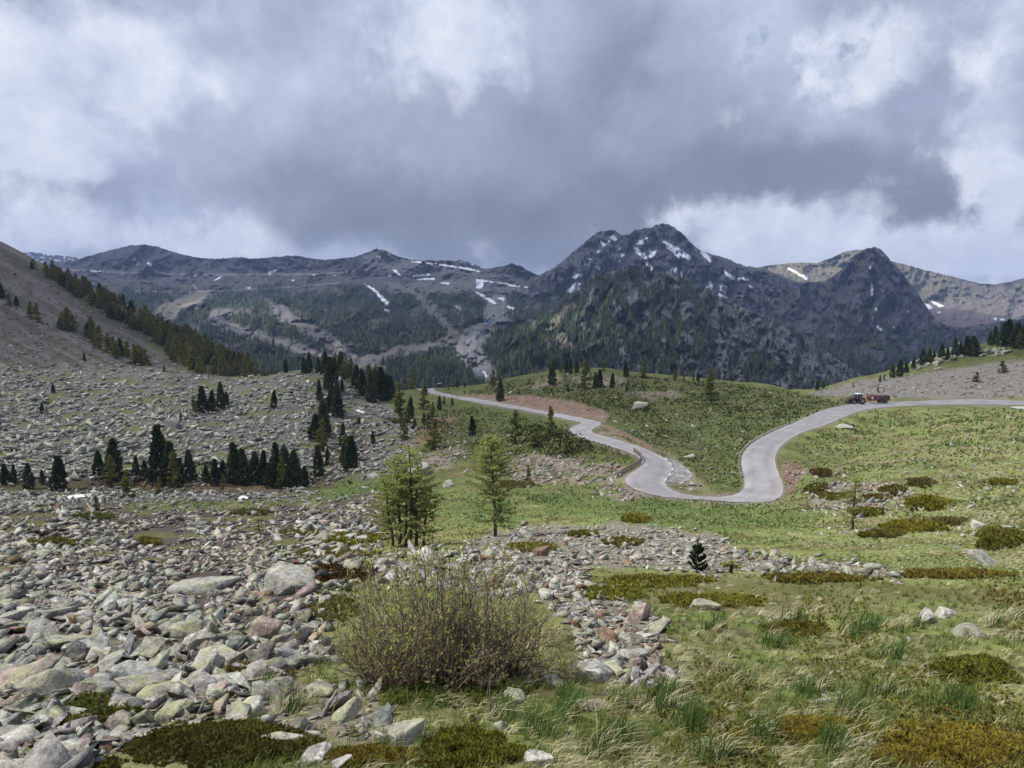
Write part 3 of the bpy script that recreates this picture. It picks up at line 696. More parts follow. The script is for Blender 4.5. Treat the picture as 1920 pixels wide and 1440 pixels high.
SNOW_B = [[(1239,443),(1244,452),(1256,458),(1268,464),(1286,475),(1299,486),(1292,485),(1282,481),(1274,484),(1262,472),(1252,464),(1244,455)],[(1188,460),(1198,470),(1208,476),(1213,486),(1222,502),(1230,512),(1218,507),(1210,494),(1202,480),(1190,470)],[(1216,468),(1222,474),(1230,470),(1226,478),(1218,484)],[(1192,452),(1206,452),(1212,446),(1214,452),(1206,457),(1194,456)],
 [(1064,546),(1072,538),(1084,528),(1093,540),(1088,544),(1074,547)],[(1074,520),(1086,514),(1092,512),(1090,518),(1078,522)],[(1314,472),(1322,474),(1330,484),(1332,491),(1324,484)],[(1238,512),(1250,510),(1258,507),(1254,516),(1244,518)],[(1260,496),(1268,502),(1276,511),(1283,517),(1281,524),(1272,518),(1264,506)],
 [(1317,531),(1330,540),(1348,550),(1366,559),(1356,558),(1336,548),(1322,539)],[(1330,523),(1334,530),(1336,540),(1331,536)],[(1342,530),(1356,540),(1374,549),(1392,555),(1380,557),(1362,550),(1346,539)],[(1354,534),(1364,540),(1372,552),(1364,548)],[(1358,508),(1366,514),(1376,520),(1384,527),(1376,525),(1364,518)],[(1372,518),(1386,522),(1384,528)],[(1126,452),(1136,458),(1142,452),(1140,460),(1130,460)],[(1144,444),(1150,442),(1156,448),(1152,451)],
 [(1095,490),(1104,495),(1098,497)],[(1106,486),(1111,488),(1108,491)],[(1118,499),(1126,502),(1122,505)],[(1165,476),(1170,478),(1166,480)],[(1122,470),(1126,472),(1121,472)],[(1050,524),(1053,524),(1053,529),(1050,529)],[(1390,521),(1402,524),(1398,526)],[(1404,535),(1412,540),(1408,541)]]
def colour_b(U, V, t, r, r2):
    c = np.empty(U.shape+(3,)); c[:] = (.105,.100,.110)
    n = fbm(U/16, V/22, 60.0, 4)
    c = mixc(c, sstep(n, -.1, .4)*.7, (.062,.060,.070)); c = mixc(c, sstep(fbm(U/7, V/12, 61.0, 3), .15, .5)*.55, (.16,.15,.15)); c = mixc(c, sstep(ridged(U/11, V/26, 67.0, 4), .8, 1.3)*.5, (.165,.155,.155))
    c = mixc(c, sstep(r, .5, 1.2)*.3, (.15,.14,.135))
    c = mixc(c, sstep(U-V*.3, 1170, 1260)*sstep(V, 530, 580)*.4, (.15,.13,.125))
    sm = np.maximum(snowmask(U, V, SNOW_B, 63.0), sstep(polys_sd(U, V, SNOW_B)+1.5+1.5*fbm(U/4, V/4, 64.0, 3), -.4, .6))
    tiny = sstep(fbm(U/6, V/6, 66.0, 3), .80, .86)*sstep(V, 440, 460)*.8
    return mixc(c, np.maximum(sm, tiny), SNOWC)
B_crest = [(900,570,2700),(960,540,2750),(1000,521,2800),(1040,501,2850),(1064,482,2850),(1080,468,2850),(1095,456,2850),(1112,440,2850),(1122,434,2850),(1135,433,2850),(1150,431,2850),(1158,436,2850),(1166,441,2850),(1178,440,2850),(1190,431,2850),(1205,429,2850),(1220,427,2850),(1230,421,2850),(1240,419.5,2850),(1252,420,2850),(1266,427,2830),(1278,436,2830),(1290,449,2820),(1303,462,2800),(1318,472,2800),(1345,479,2800),(1370,488,2800),(1400,500,2850),(1430,503,2900),(1500,530,3000)]
LB = mountain('rocky_peak', [flat(660,1900), flat(610,2050), flat(550,2300), flat(500,2500), B_crest], 900, 1500, 1.5, 190, .075, 70.0, colour_b, 1.6, 42, 120)

SNOW_C = [[(1477,502.5),(1486,505),(1496,511),(1508,516),(1516,521),(1512,525),(1504,520),(1490,511),(1478,506)],[(1425,523),(1443,522),(1442,526),(1428,526)],[(1414,524),(1422,523),(1421,526)],[(1745,574),(1752,566),(1744,560),(1738,566),(1734,572)]]
def colour_c2(U, V, t, r, r2):
    c = np.empty(U.shape+(3,)); c[:] = (.225,.190,.130)
    n = fbm(U/26, V/12, 80.0, 4)
    c = mixc(c, sstep(n, -.05, .4)*.8, (.175,.165,.085)); c = mixc(c, sstep(fbm(U/12, V/8, 81.0, 4), .1, .45)*.7, (.12,.11,.10))
    c = mixc(c, sstep(r2, .1, .6)*.35, (.28,.24,.20))
    return mixc(c, snowmask(U, V, SNOW_C, 82.0), SNOWC)
LC = mountain('sunlit_ridge', [flat(620,2500), flat(560,2800), [(1300,535,3050),(1700,530,3050)], [(1340,515,3400),(1380,505,3400),(1420,501,3450),(1445,497,3450),(1480,493.5,3450),(1505,492,3450),(1530,493.5,3450),(1560,483,3450),(1585,471.5,3450),(1600,468.5,3450),(1620,468,3450),(1640,475,3450),(1700,520,3400)]], 1340, 1700, 1.6, 90, .03, 85.0, colour_c2, .8, 60, 60)
SNOW_D = [[(1732,568),(1742,572),(1748,578),(1738,582),(1730,577)],[(1745,560),(1762,570),(1772,574),(1760,575),(1748,568)],[(1722,595),(1734,597),(1734,604),(1724,603)],[(1738,601),(1752,601),(1750,606),(1740,606)],[(1755,585),(1764,584),(1762,588)],[(1860,597),(1868,596),(1867,600)],[(1876,598),(1884,597),(1884,601),(1877,601)],[(1748,612),(1753,614),(1750,617)]]
def colour_d(U, V, t, r, r2):
    c = np.empty(U.shape+(3,)); c[:] = (.215,.172,.148)
    n = fbm(U/30, V/16, 90.0, 4)
    c = mixc(c, sstep(n + sstep(-V, -575, -545)*.5, .1, .5)*.75, (.165,.155,.085)); c = mixc(c, sstep(fbm(U/9, V/7, 91.0, 4), .15, .5)*.7*sstep(-V, -585, -550), (.115,.10,.095))
    return mixc(c, snowmask(U, V, SNOW_D, 92.0), SNOWC)
LD = mountain('far_ridge', [flat(720,1500), flat(660,1900), flat(600,2500), [(1600,560,3000),(1950,560,3000)], [(1640,475,3500),(1668,489,3500),(1690,494,3500),(1710,499,3500),(1735,507,3500),(1760,512,3500),(1800,522,3500),(1835,531,3500),(1865,533,3450),(1895,528,3400),(1925,520,3400),(1980,508,3350)]], 1640, 1985, 1.7, 120, .035, 95.0, colour_d, .8, 55, 60)
SNOW_E = [[(1630,500),(1634,502),(1633,506),(1630,505)],[(1632,520),(1635,528),(1637,540),(1637,553),(1634,556),(1633,545),(1633,532)],[(1642,575),(1645,580),(1644,584),(1641,580)],[(1632,595),(1637,595),(1636,597)],[(1642,611),(1650,613),(1654,620),(1648,618)],[(1673,612),(1682,617),(1693,625),(1690,627),(1680,621)],[(1698,580),(1704,584),(1703,586)],[(1590,560),(1592,564),(1589,564)]]
def colour_e(U, V, t, r, r2):
    c = np.empty(U.shape+(3,)); c[:] = (.086,.082,.087)
    n = fbm(U/14, V/18, 100.0, 4)
    peak = sstep(-V, -600, -540)*sstep(-np.abs(U-1640), -150, -90)
    c = mixc(c, sstep(n, -.1, .4)*.75, (.070,.064,.066)); c = mixc(c, (1-peak)*sstep(n, -.5, .1)*.65, (.116,.102,.103))
    c = mixc(c, sstep(fbm(U/6, V/9, 101.0, 3), .2, .5)*.5, (.15,.132,.12)); c = mixc(c, sstep(ridged(U/12, V/24, 107.0, 4), .85, 1.3)*.5*peak, (.16,.145,.135))
    c = mixc(c, sstep(U, 1575, 1600)*sstep(-U, -1680, -1640)*sstep(-V, -560, -490)*.35, (.17,.15,.11))
    c = mixc(c, forest_e(U, V)*.85, (.030,.042,.030))
    return mixc(c, snowmask(U, V, SNOW_E, 104.0), SNOWC)
def forest_e(U, V):
    n = fbm(U/34, V/24, 110.0, 4)
    return sstep(n + 1.3*sstep(V, 540, 690) - .75, -.12, .2)*sstep(V, 535, 570)
E_crest = [(1290,560,2300),(1330,538,2350),(1380,530,2400),(1420,527.5,2450),(1500,530,2500),(1545,528,2450),(1565,516,2400),(1580,503,2350),(1592,490,2320),(1605,477,2300),(1620,468,2300),(1632,464,2300),(1642,463.5,2300),(1652,468,2300),(1663,480,2280),(1678,496,2260),(1695,516,2240),(1712,538,2200),(1728,560,2150),(1742,582,2050),(1755,602,1950),(1790,614,1900),(1830,612,1900),(1870,604,1900),(1920,598,1900),(1990,585,1900)]
LE = mountain('dark_pyramid_peak', [flat(790,1000), flat(740,1150), flat(680,1400), [(1290,600,1900),(2000,650,1650)], E_crest], 1290, 1985, 1.6, 210, .06, 115.0, colour_e, 1.4, 45, 90)

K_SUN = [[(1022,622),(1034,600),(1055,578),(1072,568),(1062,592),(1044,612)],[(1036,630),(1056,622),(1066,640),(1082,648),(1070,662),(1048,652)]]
def forest_k(U, V):
    n = fbm(U/26, V/26, 130.0, 4)
    cliff = sstep(fbm(U/36, V/60, 133.0, 3) + .5*sstep(U+.4*V, 1450, 1720), .02, .35)*sstep(V, 530, 570)
    f = sstep(n + .5*sstep(V, 540, 640) + .25, -.1, .3)*(1-.88*cliff)
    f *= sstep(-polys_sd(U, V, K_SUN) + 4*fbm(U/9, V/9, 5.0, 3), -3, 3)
    return f*sstep(V, 503, 516)
def colour_k(U, V, t, r, r2):
    c = np.empty(U.shape+(3,)); c[:] = (.150,.142,.138)
    n = fbm(U/14, V/20, 135.0, 4)
    c = mixc(c, sstep(n, -.1, .4)*.6, (.095,.092,.088)); c = mixc(c, sstep(ridged(U/13, V/22, 136.0, 4), .75, 1.25)*.75, (.24,.228,.215))
    c = mixc(c, sstep(-U, -1120, -1050)*.7, (.115,.125,.050))
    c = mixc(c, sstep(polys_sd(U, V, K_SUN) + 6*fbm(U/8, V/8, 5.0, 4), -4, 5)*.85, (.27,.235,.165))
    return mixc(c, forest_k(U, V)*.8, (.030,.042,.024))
K_crest = [(900,780,1000),(926,722,1010),(933,690,1030),(941,656,1080),(952,636,1120),(968,620,1160),(1000,602,1220),(1030,588,1270),(1050,572,1300),(1065,558,1330),(1085,543,1360),(1105,527,1380),(1125,517,1400),(1145,508.5,1400),(1165,504.5,1400),(1190,503.5,1400),(1212,507,1400),(1250,513,1380),(1275,521,1370),(1300,532,1350),(1340,553,1320),(1380,571,1300),(1420,589,1280),(1460,608,1250),(1500,630,1220),(1540,652,1200),(1575,676,1180),(1610,700,1160),(1650,725,1140)]
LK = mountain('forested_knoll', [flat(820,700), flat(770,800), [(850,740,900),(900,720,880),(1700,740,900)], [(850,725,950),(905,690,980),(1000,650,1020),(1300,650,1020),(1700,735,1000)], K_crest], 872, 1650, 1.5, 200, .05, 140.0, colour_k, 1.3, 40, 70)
def colour_z(U, V, t, r, r2):
    c = np.empty(U.shape+(3,)); c[:] = (.10,.11,.12)
    return mixc(c, sstep(fbm(U/7, V/5, 150.0, 3), .2, .35)*.8, SNOWC)
mountain('distant_range', [flat(520,3800), [(20,500,3900),(200,500,3900)], [(20,470,4100),(60,473,4100),(90,477,4100),(130,481,4100),(170,487,4100),(210,495,4100)]], 25, 205, 2, 40, .02, 151.0, colour_z, 1.0)
mountain('distant_snowy_summit', [flat(520,3700), [(840,498,3900),(930,498,3900)], [(840,498,4000),(852,490,4000),(862,486,4000),(870,489,4000),(885,494,4000),(900,500,4000)]], 842, 900, 1.2, 24, .02, 155.0, colour_z, 1.0)

# ------------------------------------------------------------------ far forest: a mass of small conifers standing on those slopes
def scatter_trees(L, dens_fn, n, hmin, hmax, rs):
    w = dens_fn(L['U'], L['V']) * (1+.8*np.clip(L['r2'], -1, 1))
    nr, nc = w.shape; w[-1] = 0; w = np.maximum(w, 0)
    # weight by screen area of each cell so that the cover looks even
    dv = np.abs(np.gradient(L['V'], axis=0)); p = (w*dv).ravel(); p /= p.sum()
    k = rs.choice(w.size, n, p=p)
    i, j = k//nc, k % nc; i = np.minimum(i, nr-2); j = np.minimum(j, nc-2)
    f, g = rs.random(n), rs.random(n)
    def at(a): return (a[i,j]*(1-g)+a[i,j+1]*g)*(1-f)+(a[i+1,j]*(1-g)+a[i+1,j+1]*g)*f
    return np.stack([at(L['x']), at(L['y']), at(L['z'])], 1), rs.uniform(hmin, hmax, n)*(.75+.5*rs.random(n))
def conifer_mass(name, pos, h, cols, rs, label_kind=True):
    n = len(pos); K = 6
    tiers = [(0.02, .19, .45), (.28, .16, .72), (.55, .105, 1.0)]
    V, T, CC = [], [], []
    a0 = rs.random(n)*6.28
    base = 0
    for (z0, r, z1) in tiers:
        ring = []
        for k in range(K):
            a = a0 + k*2*PI/K; rr = r*(.75+.5*rs.random(n))*h
            ring.append(np.stack([np.cos(a)*rr, np.sin(a)*rr, z0*h + .06*h*(rs.random(n)-.5)], 1))
        top = np.stack([.02*h*rs.normal(size=n), .02*h*rs.normal(size=n), z1*h], 1)
        v = np.stack(ring+[top], 1) + pos[:,None]          # n, K+1, 3
        V.append(v.reshape(-1, 3)); b = base + np.arange(n)[:,None]*(K+1)
        for k in range(K): T.append(np.concatenate([b+k, b+(k+1) % K, b+K], 1))
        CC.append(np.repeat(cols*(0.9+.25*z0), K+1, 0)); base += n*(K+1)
    o = obj_np(name, np.vstack(V), M_forest, tris=np.vstack(T), cols=np.vstack(CC))
    return tag(o, kind='stuff')
def far_forest():
    rs = np.random.default_rng(21)
    pos, hh = [], []
    for L, fn, n, a, b in ((LA, lambda u, v: forest_a(u, v), 10500, 8, 13), (LK, forest_k, 5600, 6, 11), (LE, forest_e, 3600, 8, 12)):
        p, h = scatter_trees(L, fn, n, a, b, rs); pos.append(p); hh.append(h)
    p, h = scatter_trees(LD, lambda u, v: sstep(fbm(u/14, v/10, 160.0, 3)+.8*sstep(v, 590, 650)+1.2*sstep(u, 1860, 1920)*sstep(v, 540, 560)-.75, 0, .3), 500, 8, 12, rs); pos.append(p); hh.append(h)
    p, h = scatter_trees(LC, lambda u, v: sstep(v, 540, 560)*sstep(fbm(u/14, v/8, 161.0, 3), .1, .3), 120, 7, 10, rs); pos.append(p); hh.append(h)
    pos = np.vstack(pos); hh = np.concatenate(hh); pos[:,2] -= hh*.06
    n = len(pos); k = rs.random(n)[:,None]; lar = (rs.random(n) < .33)[:,None]
    cols = np.where(lar, np.array([.070,.085,.026])*(.7+.7*k), np.array([.026,.040,.022])*(.65+.8*k))
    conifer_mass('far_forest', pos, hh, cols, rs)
far_forest()

# ------------------------------------------------------------------ unseen high clouds, added out of frame, gaps and density shaped to shade chosen slopes
def on_layer(L, u, v):
    k = np.argmin((L['U']-u)**2 + (L['V']-v)**2); i, j = np.unravel_index(k, L['U'].shape)
    return np.array([L['x'][i,j], L['y'][i,j], L['z'][i,j]])
def shade_clouds():
    H = 2600.0; S = np.array(SUN)
    lit = []
    for L, u, v, ra, rb in ((LA,345,575,170,230),(LA,440,600,170,260),(LA,520,660,120,160),(LK,1048,625,75,120),(LK,1000,690,80,90),(LC,1500,505,330,500),(LC,1590,490,260,500),(LD,1760,545,420,600),(LD,1860,570,420,600),(LA,905,660,70,130)):
        p = on_layer(L, u, v); g = p - S*(p[2]/S[2]); lit.append((g[0], g[1], ra, rb))
    step = 45.0
    gx = np.arange(-3200, 4200, step); gy = np.arange(-900, 5200, step)
    X, Y = np.meshgrid(gx, gy, indexing='ij')
    n = fbm(X/420, Y/420, 170.0, 4)
    d = sstep(Y + 90*n, 330, 520)*.92
    d = np.maximum(d, sstep(-X+.15*Y+50*n, 130, 260)*sstep(Y, 190, 300)*.85)
    d = np.maximum(d, .80*sstep(Y+30*n, 130, 190)*sstep(X+.0*Y, -140, -20)*sstep(-X, -90, -55))
    d = np.maximum(d, .38*sstep(Y+20*n, 112, 150)*sstep(-X, 5, 40)); d = np.maximum(d, .35*sstep(Y+14*n, 55, 100)*sstep(-X, 8, 40)); d = np.maximum(d, .25*sstep(Y+30*n, 115, 190))
    d = np.clip(d - .18*sstep(n, .2, .8), 0, 1)
    for (cx, cy, ra, rb) in lit:
        q = np.sqrt(((X-cx)/ra)**2+((Y-cy)/rb)**2) + .25*n
        d *= sstep(q, .75, 1.25)
    edge = np.minimum.reduce([sstep(X, -3200, -2700), sstep(-X, -4200, -3600), sstep(-Y, -5200, -4700)])
    d *= edge
    off = S*(H/S[2])
    wx, wy = X+off[0], Y+off[1]
    zb = H + 40*fbm(X/300, Y/300, 175.0, 3); zt = zb + 30 + d*(330+200*fbm(X/260, Y/260, 176.0, 4))
    nx, ny = X.shape
    i, j = np.meshgrid(np.arange(nx-1), np.arange(ny-1), indexing='ij'); a = (i*ny+j)
    keep = (np.maximum.reduce([d[:-1,:-1], d[1:,:-1], d[:-1,1:], d[1:,1:]]) > .02).ravel(); a = a.ravel()[keep]
    N = nx*ny
    qb = np.stack([a, a+1, a+ny+1, a+ny], 1); qt = qb[:, ::-1] + N
    v = np.concatenate([np.stack([wx, wy, zb], -1).reshape(-1,3), np.stack([wx, wy, zt], -1).reshape(-1,3)])
    # walls round the rim
    from collections import Counter
    ed = np.concatenate([qb[:,[0,1]], qb[:,[1,2]], qb[:,[2,3]], qb[:,[3,0]]]); key = np.sort(ed, 1); key = key[:,0]*N*2+key[:,1]
    un, inv, cnt = np.unique(key, return_inverse=True, return_counts=True); rim = ed[cnt[inv] == 1]
    qw = np.stack([rim[:,1], rim[:,0], rim[:,0]+N, rim[:,1]+N], 1)
    cols = np.repeat(np.concatenate([d.ravel(), d.ravel()])[:,None], 3, 1)
    m = bpy.data.materials.new('shade_cloud_vapour'); m.use_nodes = True; t = m.node_tree; t.nodes.clear(); b = NB(t)
    at = b.node('ShaderNodeAttribute', attribute_name='Col')
    tr = b.node('ShaderNodeBsdfTransparent'); tl = b.node('ShaderNodeBsdfTranslucent'); tl.inputs[0].default_value = (.92,.94,1,1)
    ms = b.node('ShaderNodeMixShader'); fac = b.math('MULTIPLY', at.outputs['Fac'], .66)
    b.l.new(fac, ms.inputs[0]); b.l.new(tr.outputs[0], ms.inputs[1]); b.l.new(tl.outputs[0], ms.inputs[2])
    out = b.node('ShaderNodeOutputMaterial'); b.l.new(ms.outputs[0], out.inputs[0])
    o = obj_np('shade_clouds', v, m, quads=np.vstack([qb, qt, qw]), cols=cols, smooth=True)
    tag(o, kind='stuff')
shade_clouds()

# ------------------------------------------------------------------ the air
def haze():
    zs = [c[2] for o in C.objects if o.type == 'MESH' and o.parent is None and o.name != 'shade_clouds' for c in [tuple(v) for v in o.bound_box]]
    lo, hi = min(zs)-1.0, max(zs)+25.0
    mb = MB(); mb.box((200, 1950, (lo+hi)/2), (8000, 6900, hi-lo))
    m = bpy.data.materials.new('air'); m.use_nodes = True; t = m.node_tree; t.nodes.clear(); b = NB(t)
    pv = b.node('ShaderNodeVolumePrincipled'); pv.inputs['Color'].default_value = (.48,.64,1.0,1); pv.inputs['Density'].default_value = HAZE
    pv.inputs['Anisotropy'].default_value = 0.0
    out = b.node('ShaderNodeOutputMaterial'); b.l.new(pv.outputs[0], out.inputs['Volume'])
    tag(mb.build('haze', m), kind='stuff')
HAZE = 0.000085
# ------------------------------------------------------------------ rocks
def rock_bank(n, pts, seed, subdiv=False):
    rs = np.random.default_rng(seed); bank = []
    for k in range(n):
        bm = bmesh.new()
        slab = rs.uniform(.32, .75); ex = rs.uniform(.55, 1.0)
        p = rs.normal(size=(pts, 3)); p /= np.linalg.norm(p, axis=1, keepdims=True); p *= rs.uniform(.75, 1.0, (pts, 1))
        p = np.sign(p)*np.abs(p)**(.55 if k % 2 else .8); p[:,0] += rs.uniform(-.35,.35)*p[:,2]; p[:,1] *= 1+rs.uniform(-.4,.4)*p[:,0]
        # a few shared cleavage planes give broken, slabby faces
        for _ in range(4):
            nn = rs.normal(size=3); nn /= np.linalg.norm(nn); off = rs.uniform(.4, .75); dd = p@nn - off
            p -= np.outer(np.maximum(dd, 0), nn)
        p *= np.array([1, ex, slab])
        vs = [bm.verts.new(q) for q in p]
        r = bmesh.ops.convex_hull(bm, input=vs)
        bmesh.ops.delete(bm, geom=[g for g in r['geom_interior'] if isinstance(g, bmesh.types.BMVert)], context='VERTS')
        if subdiv:
            bmesh.ops.dissolve_limit(bm, angle_limit=math.radians(16), verts=bm.verts, edges=bm.edges)
            bmesh.ops.bevel(bm, geom=bm.edges[:], offset=.022, segments=1, affect='EDGES', clamp_overlap=True)
            bmesh.ops.triangulate(bm, faces=bm.faces)
            for lim in (.36, .24):
                bmesh.ops.subdivide_edges(bm, edges=[e for e in bm.edges if e.calc_length() > lim], cuts=1, use_grid_fill=False); bmesh.ops.triangulate(bm, faces=bm.faces)
        bm.verts.ensure_lookup_table()
        v = np.array([tuple(q.co) for q in bm.verts])
        t = np.array([[q.index for q in f.verts] for f in bm.faces])
        if subdiv:
            st = np.round(fbm(v[:,0]*1.7+k*9, v[:,1]*1.7, v[:,2]*3.4, 3)*5)/5
            v = v*(1+.10*st[:,None]) + .022*np.stack([fbm(v[:,0]*4+k*9+a*31, v[:,1]*4, v[:,2]*4, 2) for a in range(3)], 1)
        bm.free(); bank.append((v, t))
    return bank
BANK_HI = rock_bank(16, 15, 31, True)
BANK_MID = rock_bank(14, 11, 32)
BANK_LO = rock_bank(10, 9, 33)
def rot_mats(rs, n, tilt):
    a = rs.random(n)*2*PI; tx, ty = rs.normal(size=n)*tilt, rs.normal(size=n)*tilt
    ca, sa, cx, sx, cy, sy = np.cos(a), np.sin(a), np.cos(tx), np.sin(tx), np.cos(ty), np.sin(ty); o, z = np.ones(n), np.zeros(n)
    Rz = np.stack([ca,-sa,z, sa,ca,z, z,z,o], 1).reshape(n,3,3); Rx = np.stack([o,z,z, z,cx,-sx, z,sx,cx], 1).reshape(n,3,3); Ry = np.stack([cy,z,sy, z,o,z, -sy,z,cy], 1).reshape(n,3,3)
    return Ry@Rx@Rz
def slope_align(nrm):
    n = nrm; z = np.array([0,0,1.0]); out = np.empty((len(n),3,3))
    up = n; xx = np.stack([up[:,2], np.zeros(len(n)), -up[:,0]], 1); xx /= np.linalg.norm(xx, axis=1, keepdims=True); yy = np.cross(up, xx)
    out[:,:,0], out[:,:,1], out[:,:,2] = xx, yy, up
    return out
ROCKCOL = {'grey': (.285,.280,.252), 'pale': (.385,.376,.338), 'dark grey': (.150,.148,.145), 'rust-brown': (.200,.135,.100), 'pinkish': (.275,.225,.195), 'lichen-yellowed': (.280,.280,.215)}
CN = list(ROCKCOL); CV = np.array([ROCKCOL[k] for k in CN])
def rock_colours(rs, n, probs):
    k = rs.choice(len(CN), n, p=np.array(probs)/sum(probs))
    return k, CV[k]*rs.uniform(.8, 1.2, (n,1))*(1+rs.normal(size=(n,3))*.03)
def sample_poly(rs, polys, n, jitter=6, avoid=None):
    out = []
    areas = np.array([abs(sum(a[0]*b[1]-b[0]*a[1] for a, b in zip(p, p[1:]+p[:1])))/2 for p in polys]); cnt = np.round(n*areas/areas.sum()).astype(int)
    for p, m in zip(polys, cnt):
        q = np.array(p, float); lo, hi = q.min(0), q.max(0); got = 0
        for _ in range(60):
            c = rs.uniform(lo, hi, (max(200, m*2), 2)); s = poly_sd(c[:,0], c[:,1], p)
            ok = s + rs.normal(size=len(s))*jitter > 0
            c = c[ok][:m-got]; out.append(c); got += len(c)
            if got >= m: break
    return np.vstack(out)
def merge(bank, sel, M, pos, cols):
    V, T, CC, base = [], [], [], 0
    for b in range(len(bank)):
        idx = np.where(sel == b)[0]
        if not len(idx): continue
        v, t = bank[b]
        w = np.einsum('nij,kj->nki', M[idx], v) + pos[idx][:,None]
        V.append(w.reshape(-1,3)); T.append((t[None]+(base+np.arange(len(idx))*len(v))[:,None,None]).reshape(-1,3))
        CC.append(np.repeat(cols[idx], len(v), 0)); base += len(idx)*len(v)
    return np.vstack(V), np.vstack(T), np.vstack(CC)
class Rocks: pass
def make_rocks(rs, uv, px, probs, tilt=.45, sink=.2, flat=(.38, 1.0), bank=None, holes=0):
    """rocks of PX pixels across, standing on the ground seen at UV"""
    x, y, z = cast(uv[:,0], uv[:,1]); ok = ~np.isnan(x) & (np.hypot(x, y) < 520)
    ok &= poly_sd(uv[:,0], uv[:,1], ROAD) < -px*.55
    ok &= poly_sd(uv[:,0], uv[:,1], TURNOUT) < -px*.3
    if holes:
        ok &= ~((moss_at(x, y) > .35) & (rs.random(len(x)) < holes)) & (poly_sd(uv[:,0], uv[:,1], GREEN[3]) < 0)
    uv, px, x, y, z = uv[ok], px[ok], x[ok], y[ok], z[ok]; n = len(x)
    s = px*np.hypot(x, y)/F*.5
    R = slope_align(ground_n(x, y, 1.0)) @ rot_mats(rs, n, tilt)
    S = np.stack([s*rs.uniform(.75,1.5,n), s*rs.uniform(.6,1.1,n), s*rs.uniform(flat[0], flat[1], n)*np.where(rs.random(n) < .4, .55, 1.0)], 1)
    M = R*S[:,None,:]
    r = Rocks(); r.uv, r.px, r.M, r.n, r.s = uv, px, M, n, s
    r.pos = np.stack([x, y, z + S[:,2]*(.42-sink)], 1); r.k, r.col = rock_colours(rs, n, probs); r.sel = rs.integers(0, 10, n); r.aspect = S[:,2]/s
    return r
def pick(r, m):
    q = Rocks(); 
    for a in ('uv','px','M','s','pos','k','col','sel','aspect'): setattr(q, a, getattr(r, a)[m])
    q.n = len(q.px); return q
def stuff_rocks(name, r, bank):
    v, t, c = merge(bank, r.sel, r.M, r.pos, r.col)
    tag(obj_np(name, v, M_rock, tris=t, cols=c), kind='stuff')
rs = np.random.default_rng(55)
P_NEAR = (.42,.24,.11,.045,.09,.09); P_FAR = (.55,.30,.13,.004,.006,.01); P_PINK = (.3,.22,.05,.08,.33,.06); P_MID = (.22,.46,.05,.04,.12,.11)
# -- foreground scree: sizes grow towards the camera
def scree(polys, n, px0, px1, v0, v1, probs, sig=.62, **k):
    uv = sample_poly(rs, polys, n); t = np.clip((uv[:,1]-v0)/(v1-v0), 0, 1)
    px = (px0+(px1-px0)*t)*np.exp(np.clip(rs.normal(size=len(uv)), -2.2, 1.9)*sig)
    return make_rocks(rs, uv, px, probs, **k)
def thin(r, top, density):
    """keep more of the small, distant stones than of the big near ones"""
    return r
V_TOP = [p for p in NEARSCREE]
near_a = scree([[(-480,960),(-80,950),(150,945),(420,950),(640,935),(715,925),(712,965),(690,1010),(560,1040),(300,1045),(-480,1045)]], 7000, 6, 11.5, 940, 1045, P_NEAR, holes=.85)
near_b = scree([[(-460,1035),(300,1035),(640,1030),(650,1050),(600,1060),(590,1105),(560,1140),(300,1150),(-460,1150)]], 7200, 9, 17, 1035, 1150, P_NEAR, holes=.7)
near_c = scree([[(-440,1130),(300,1135),(590,1110),(640,1150),(600,1190),(620,1240),(520,1265),(420,1300),(-440,1310)]], 3700, 17, 38, 1135, 1300, P_NEAR, sig=.6)
near_d = scree([[(-440,1285),(420,1285),(560,1310),(430,1330),(330,1370),(250,1400),(110,1470),(60,1600),(-440,1600)]], 1900, 29, 48, 1285, 1440, P_NEAR, sig=.52)
near_fill = scree([[(-440,1100),(590,1100),(640,1150),(600,1190),(620,1240),(520,1265),(400,1350),(250,1390),(100,1460),(-440,1460)]], 4200, 12, 24, 1100, 1440, (.3,.15,.15,.2,.2,.1), sig=.35, sink=.5)
mid_a = scree(MIDSCREE[:1], 4000, 6, 12, 985, 1090, P_MID)
mid_b = scree(MIDSCREE[1:2], 760, 14, 29, 1090, 1290, P_MID, sig=.5)
mid_c = scree(MIDSCREE[2:], 120, 26, 40, 1280, 1400, P_MID, sig=.45)
up_hill = scree([[(560,945),(720,905),(720,1000),(690,1100),(640,1120),(560,1140)],[(700,1030),(900,1030),(1020,1080),(1060,1130),(900,1120),(700,1090)]], 1900, 7, 20, 930, 1110, P_MID)
bould = scree(BOULDERS[:1], 17000, 5.5, 9.5, 690, 905, P_FAR, sig=.55, holes=.75, sink=.1, flat=(.55,1.1), tilt=.4)
bould2 = scree(BOULDERS[1:], 2200, 6, 10, 905, 950, P_FAR, sig=.5, holes=.8, flat=(.55,1.1), tilt=.4)
pink = scree(PINKSCREE, 2600, 4.2, 9, 700, 930, P_PINK, sig=.5)
talus = scree(TALUS, 4200, 3.2, 5.0, 690, 745, (.3,.35,.03,.05,.22,.05), sig=.4)
purp = scree(PURPLE, 7500, 3.0, 5.2, 500, 690, (.45,.12,.25,.05,.13,.0), sig=.4)
red = scree(REDCUT, 700, 3, 6, 740, 930, (.1,.15,.02,.45,.28,.0), sig=.4)
hillst = scree([[(830,735),(950,715),(1100,692),(1250,705),(1420,718),(1520,742),(1560,760),(1480,795),(1400,830),(1380,920),(1330,910),(1250,850),(1140,800),(1080,760),(900,740)],[(1500,860),(1920,780),(1920,1040),(1500,1000)],[(760,850),(870,790),(1050,830),(1100,860),(900,900)]], 1500, 4, 9, 700, 1000, (.25,.5,.0,.0,.1,.15), sig=.6, sink=.4)
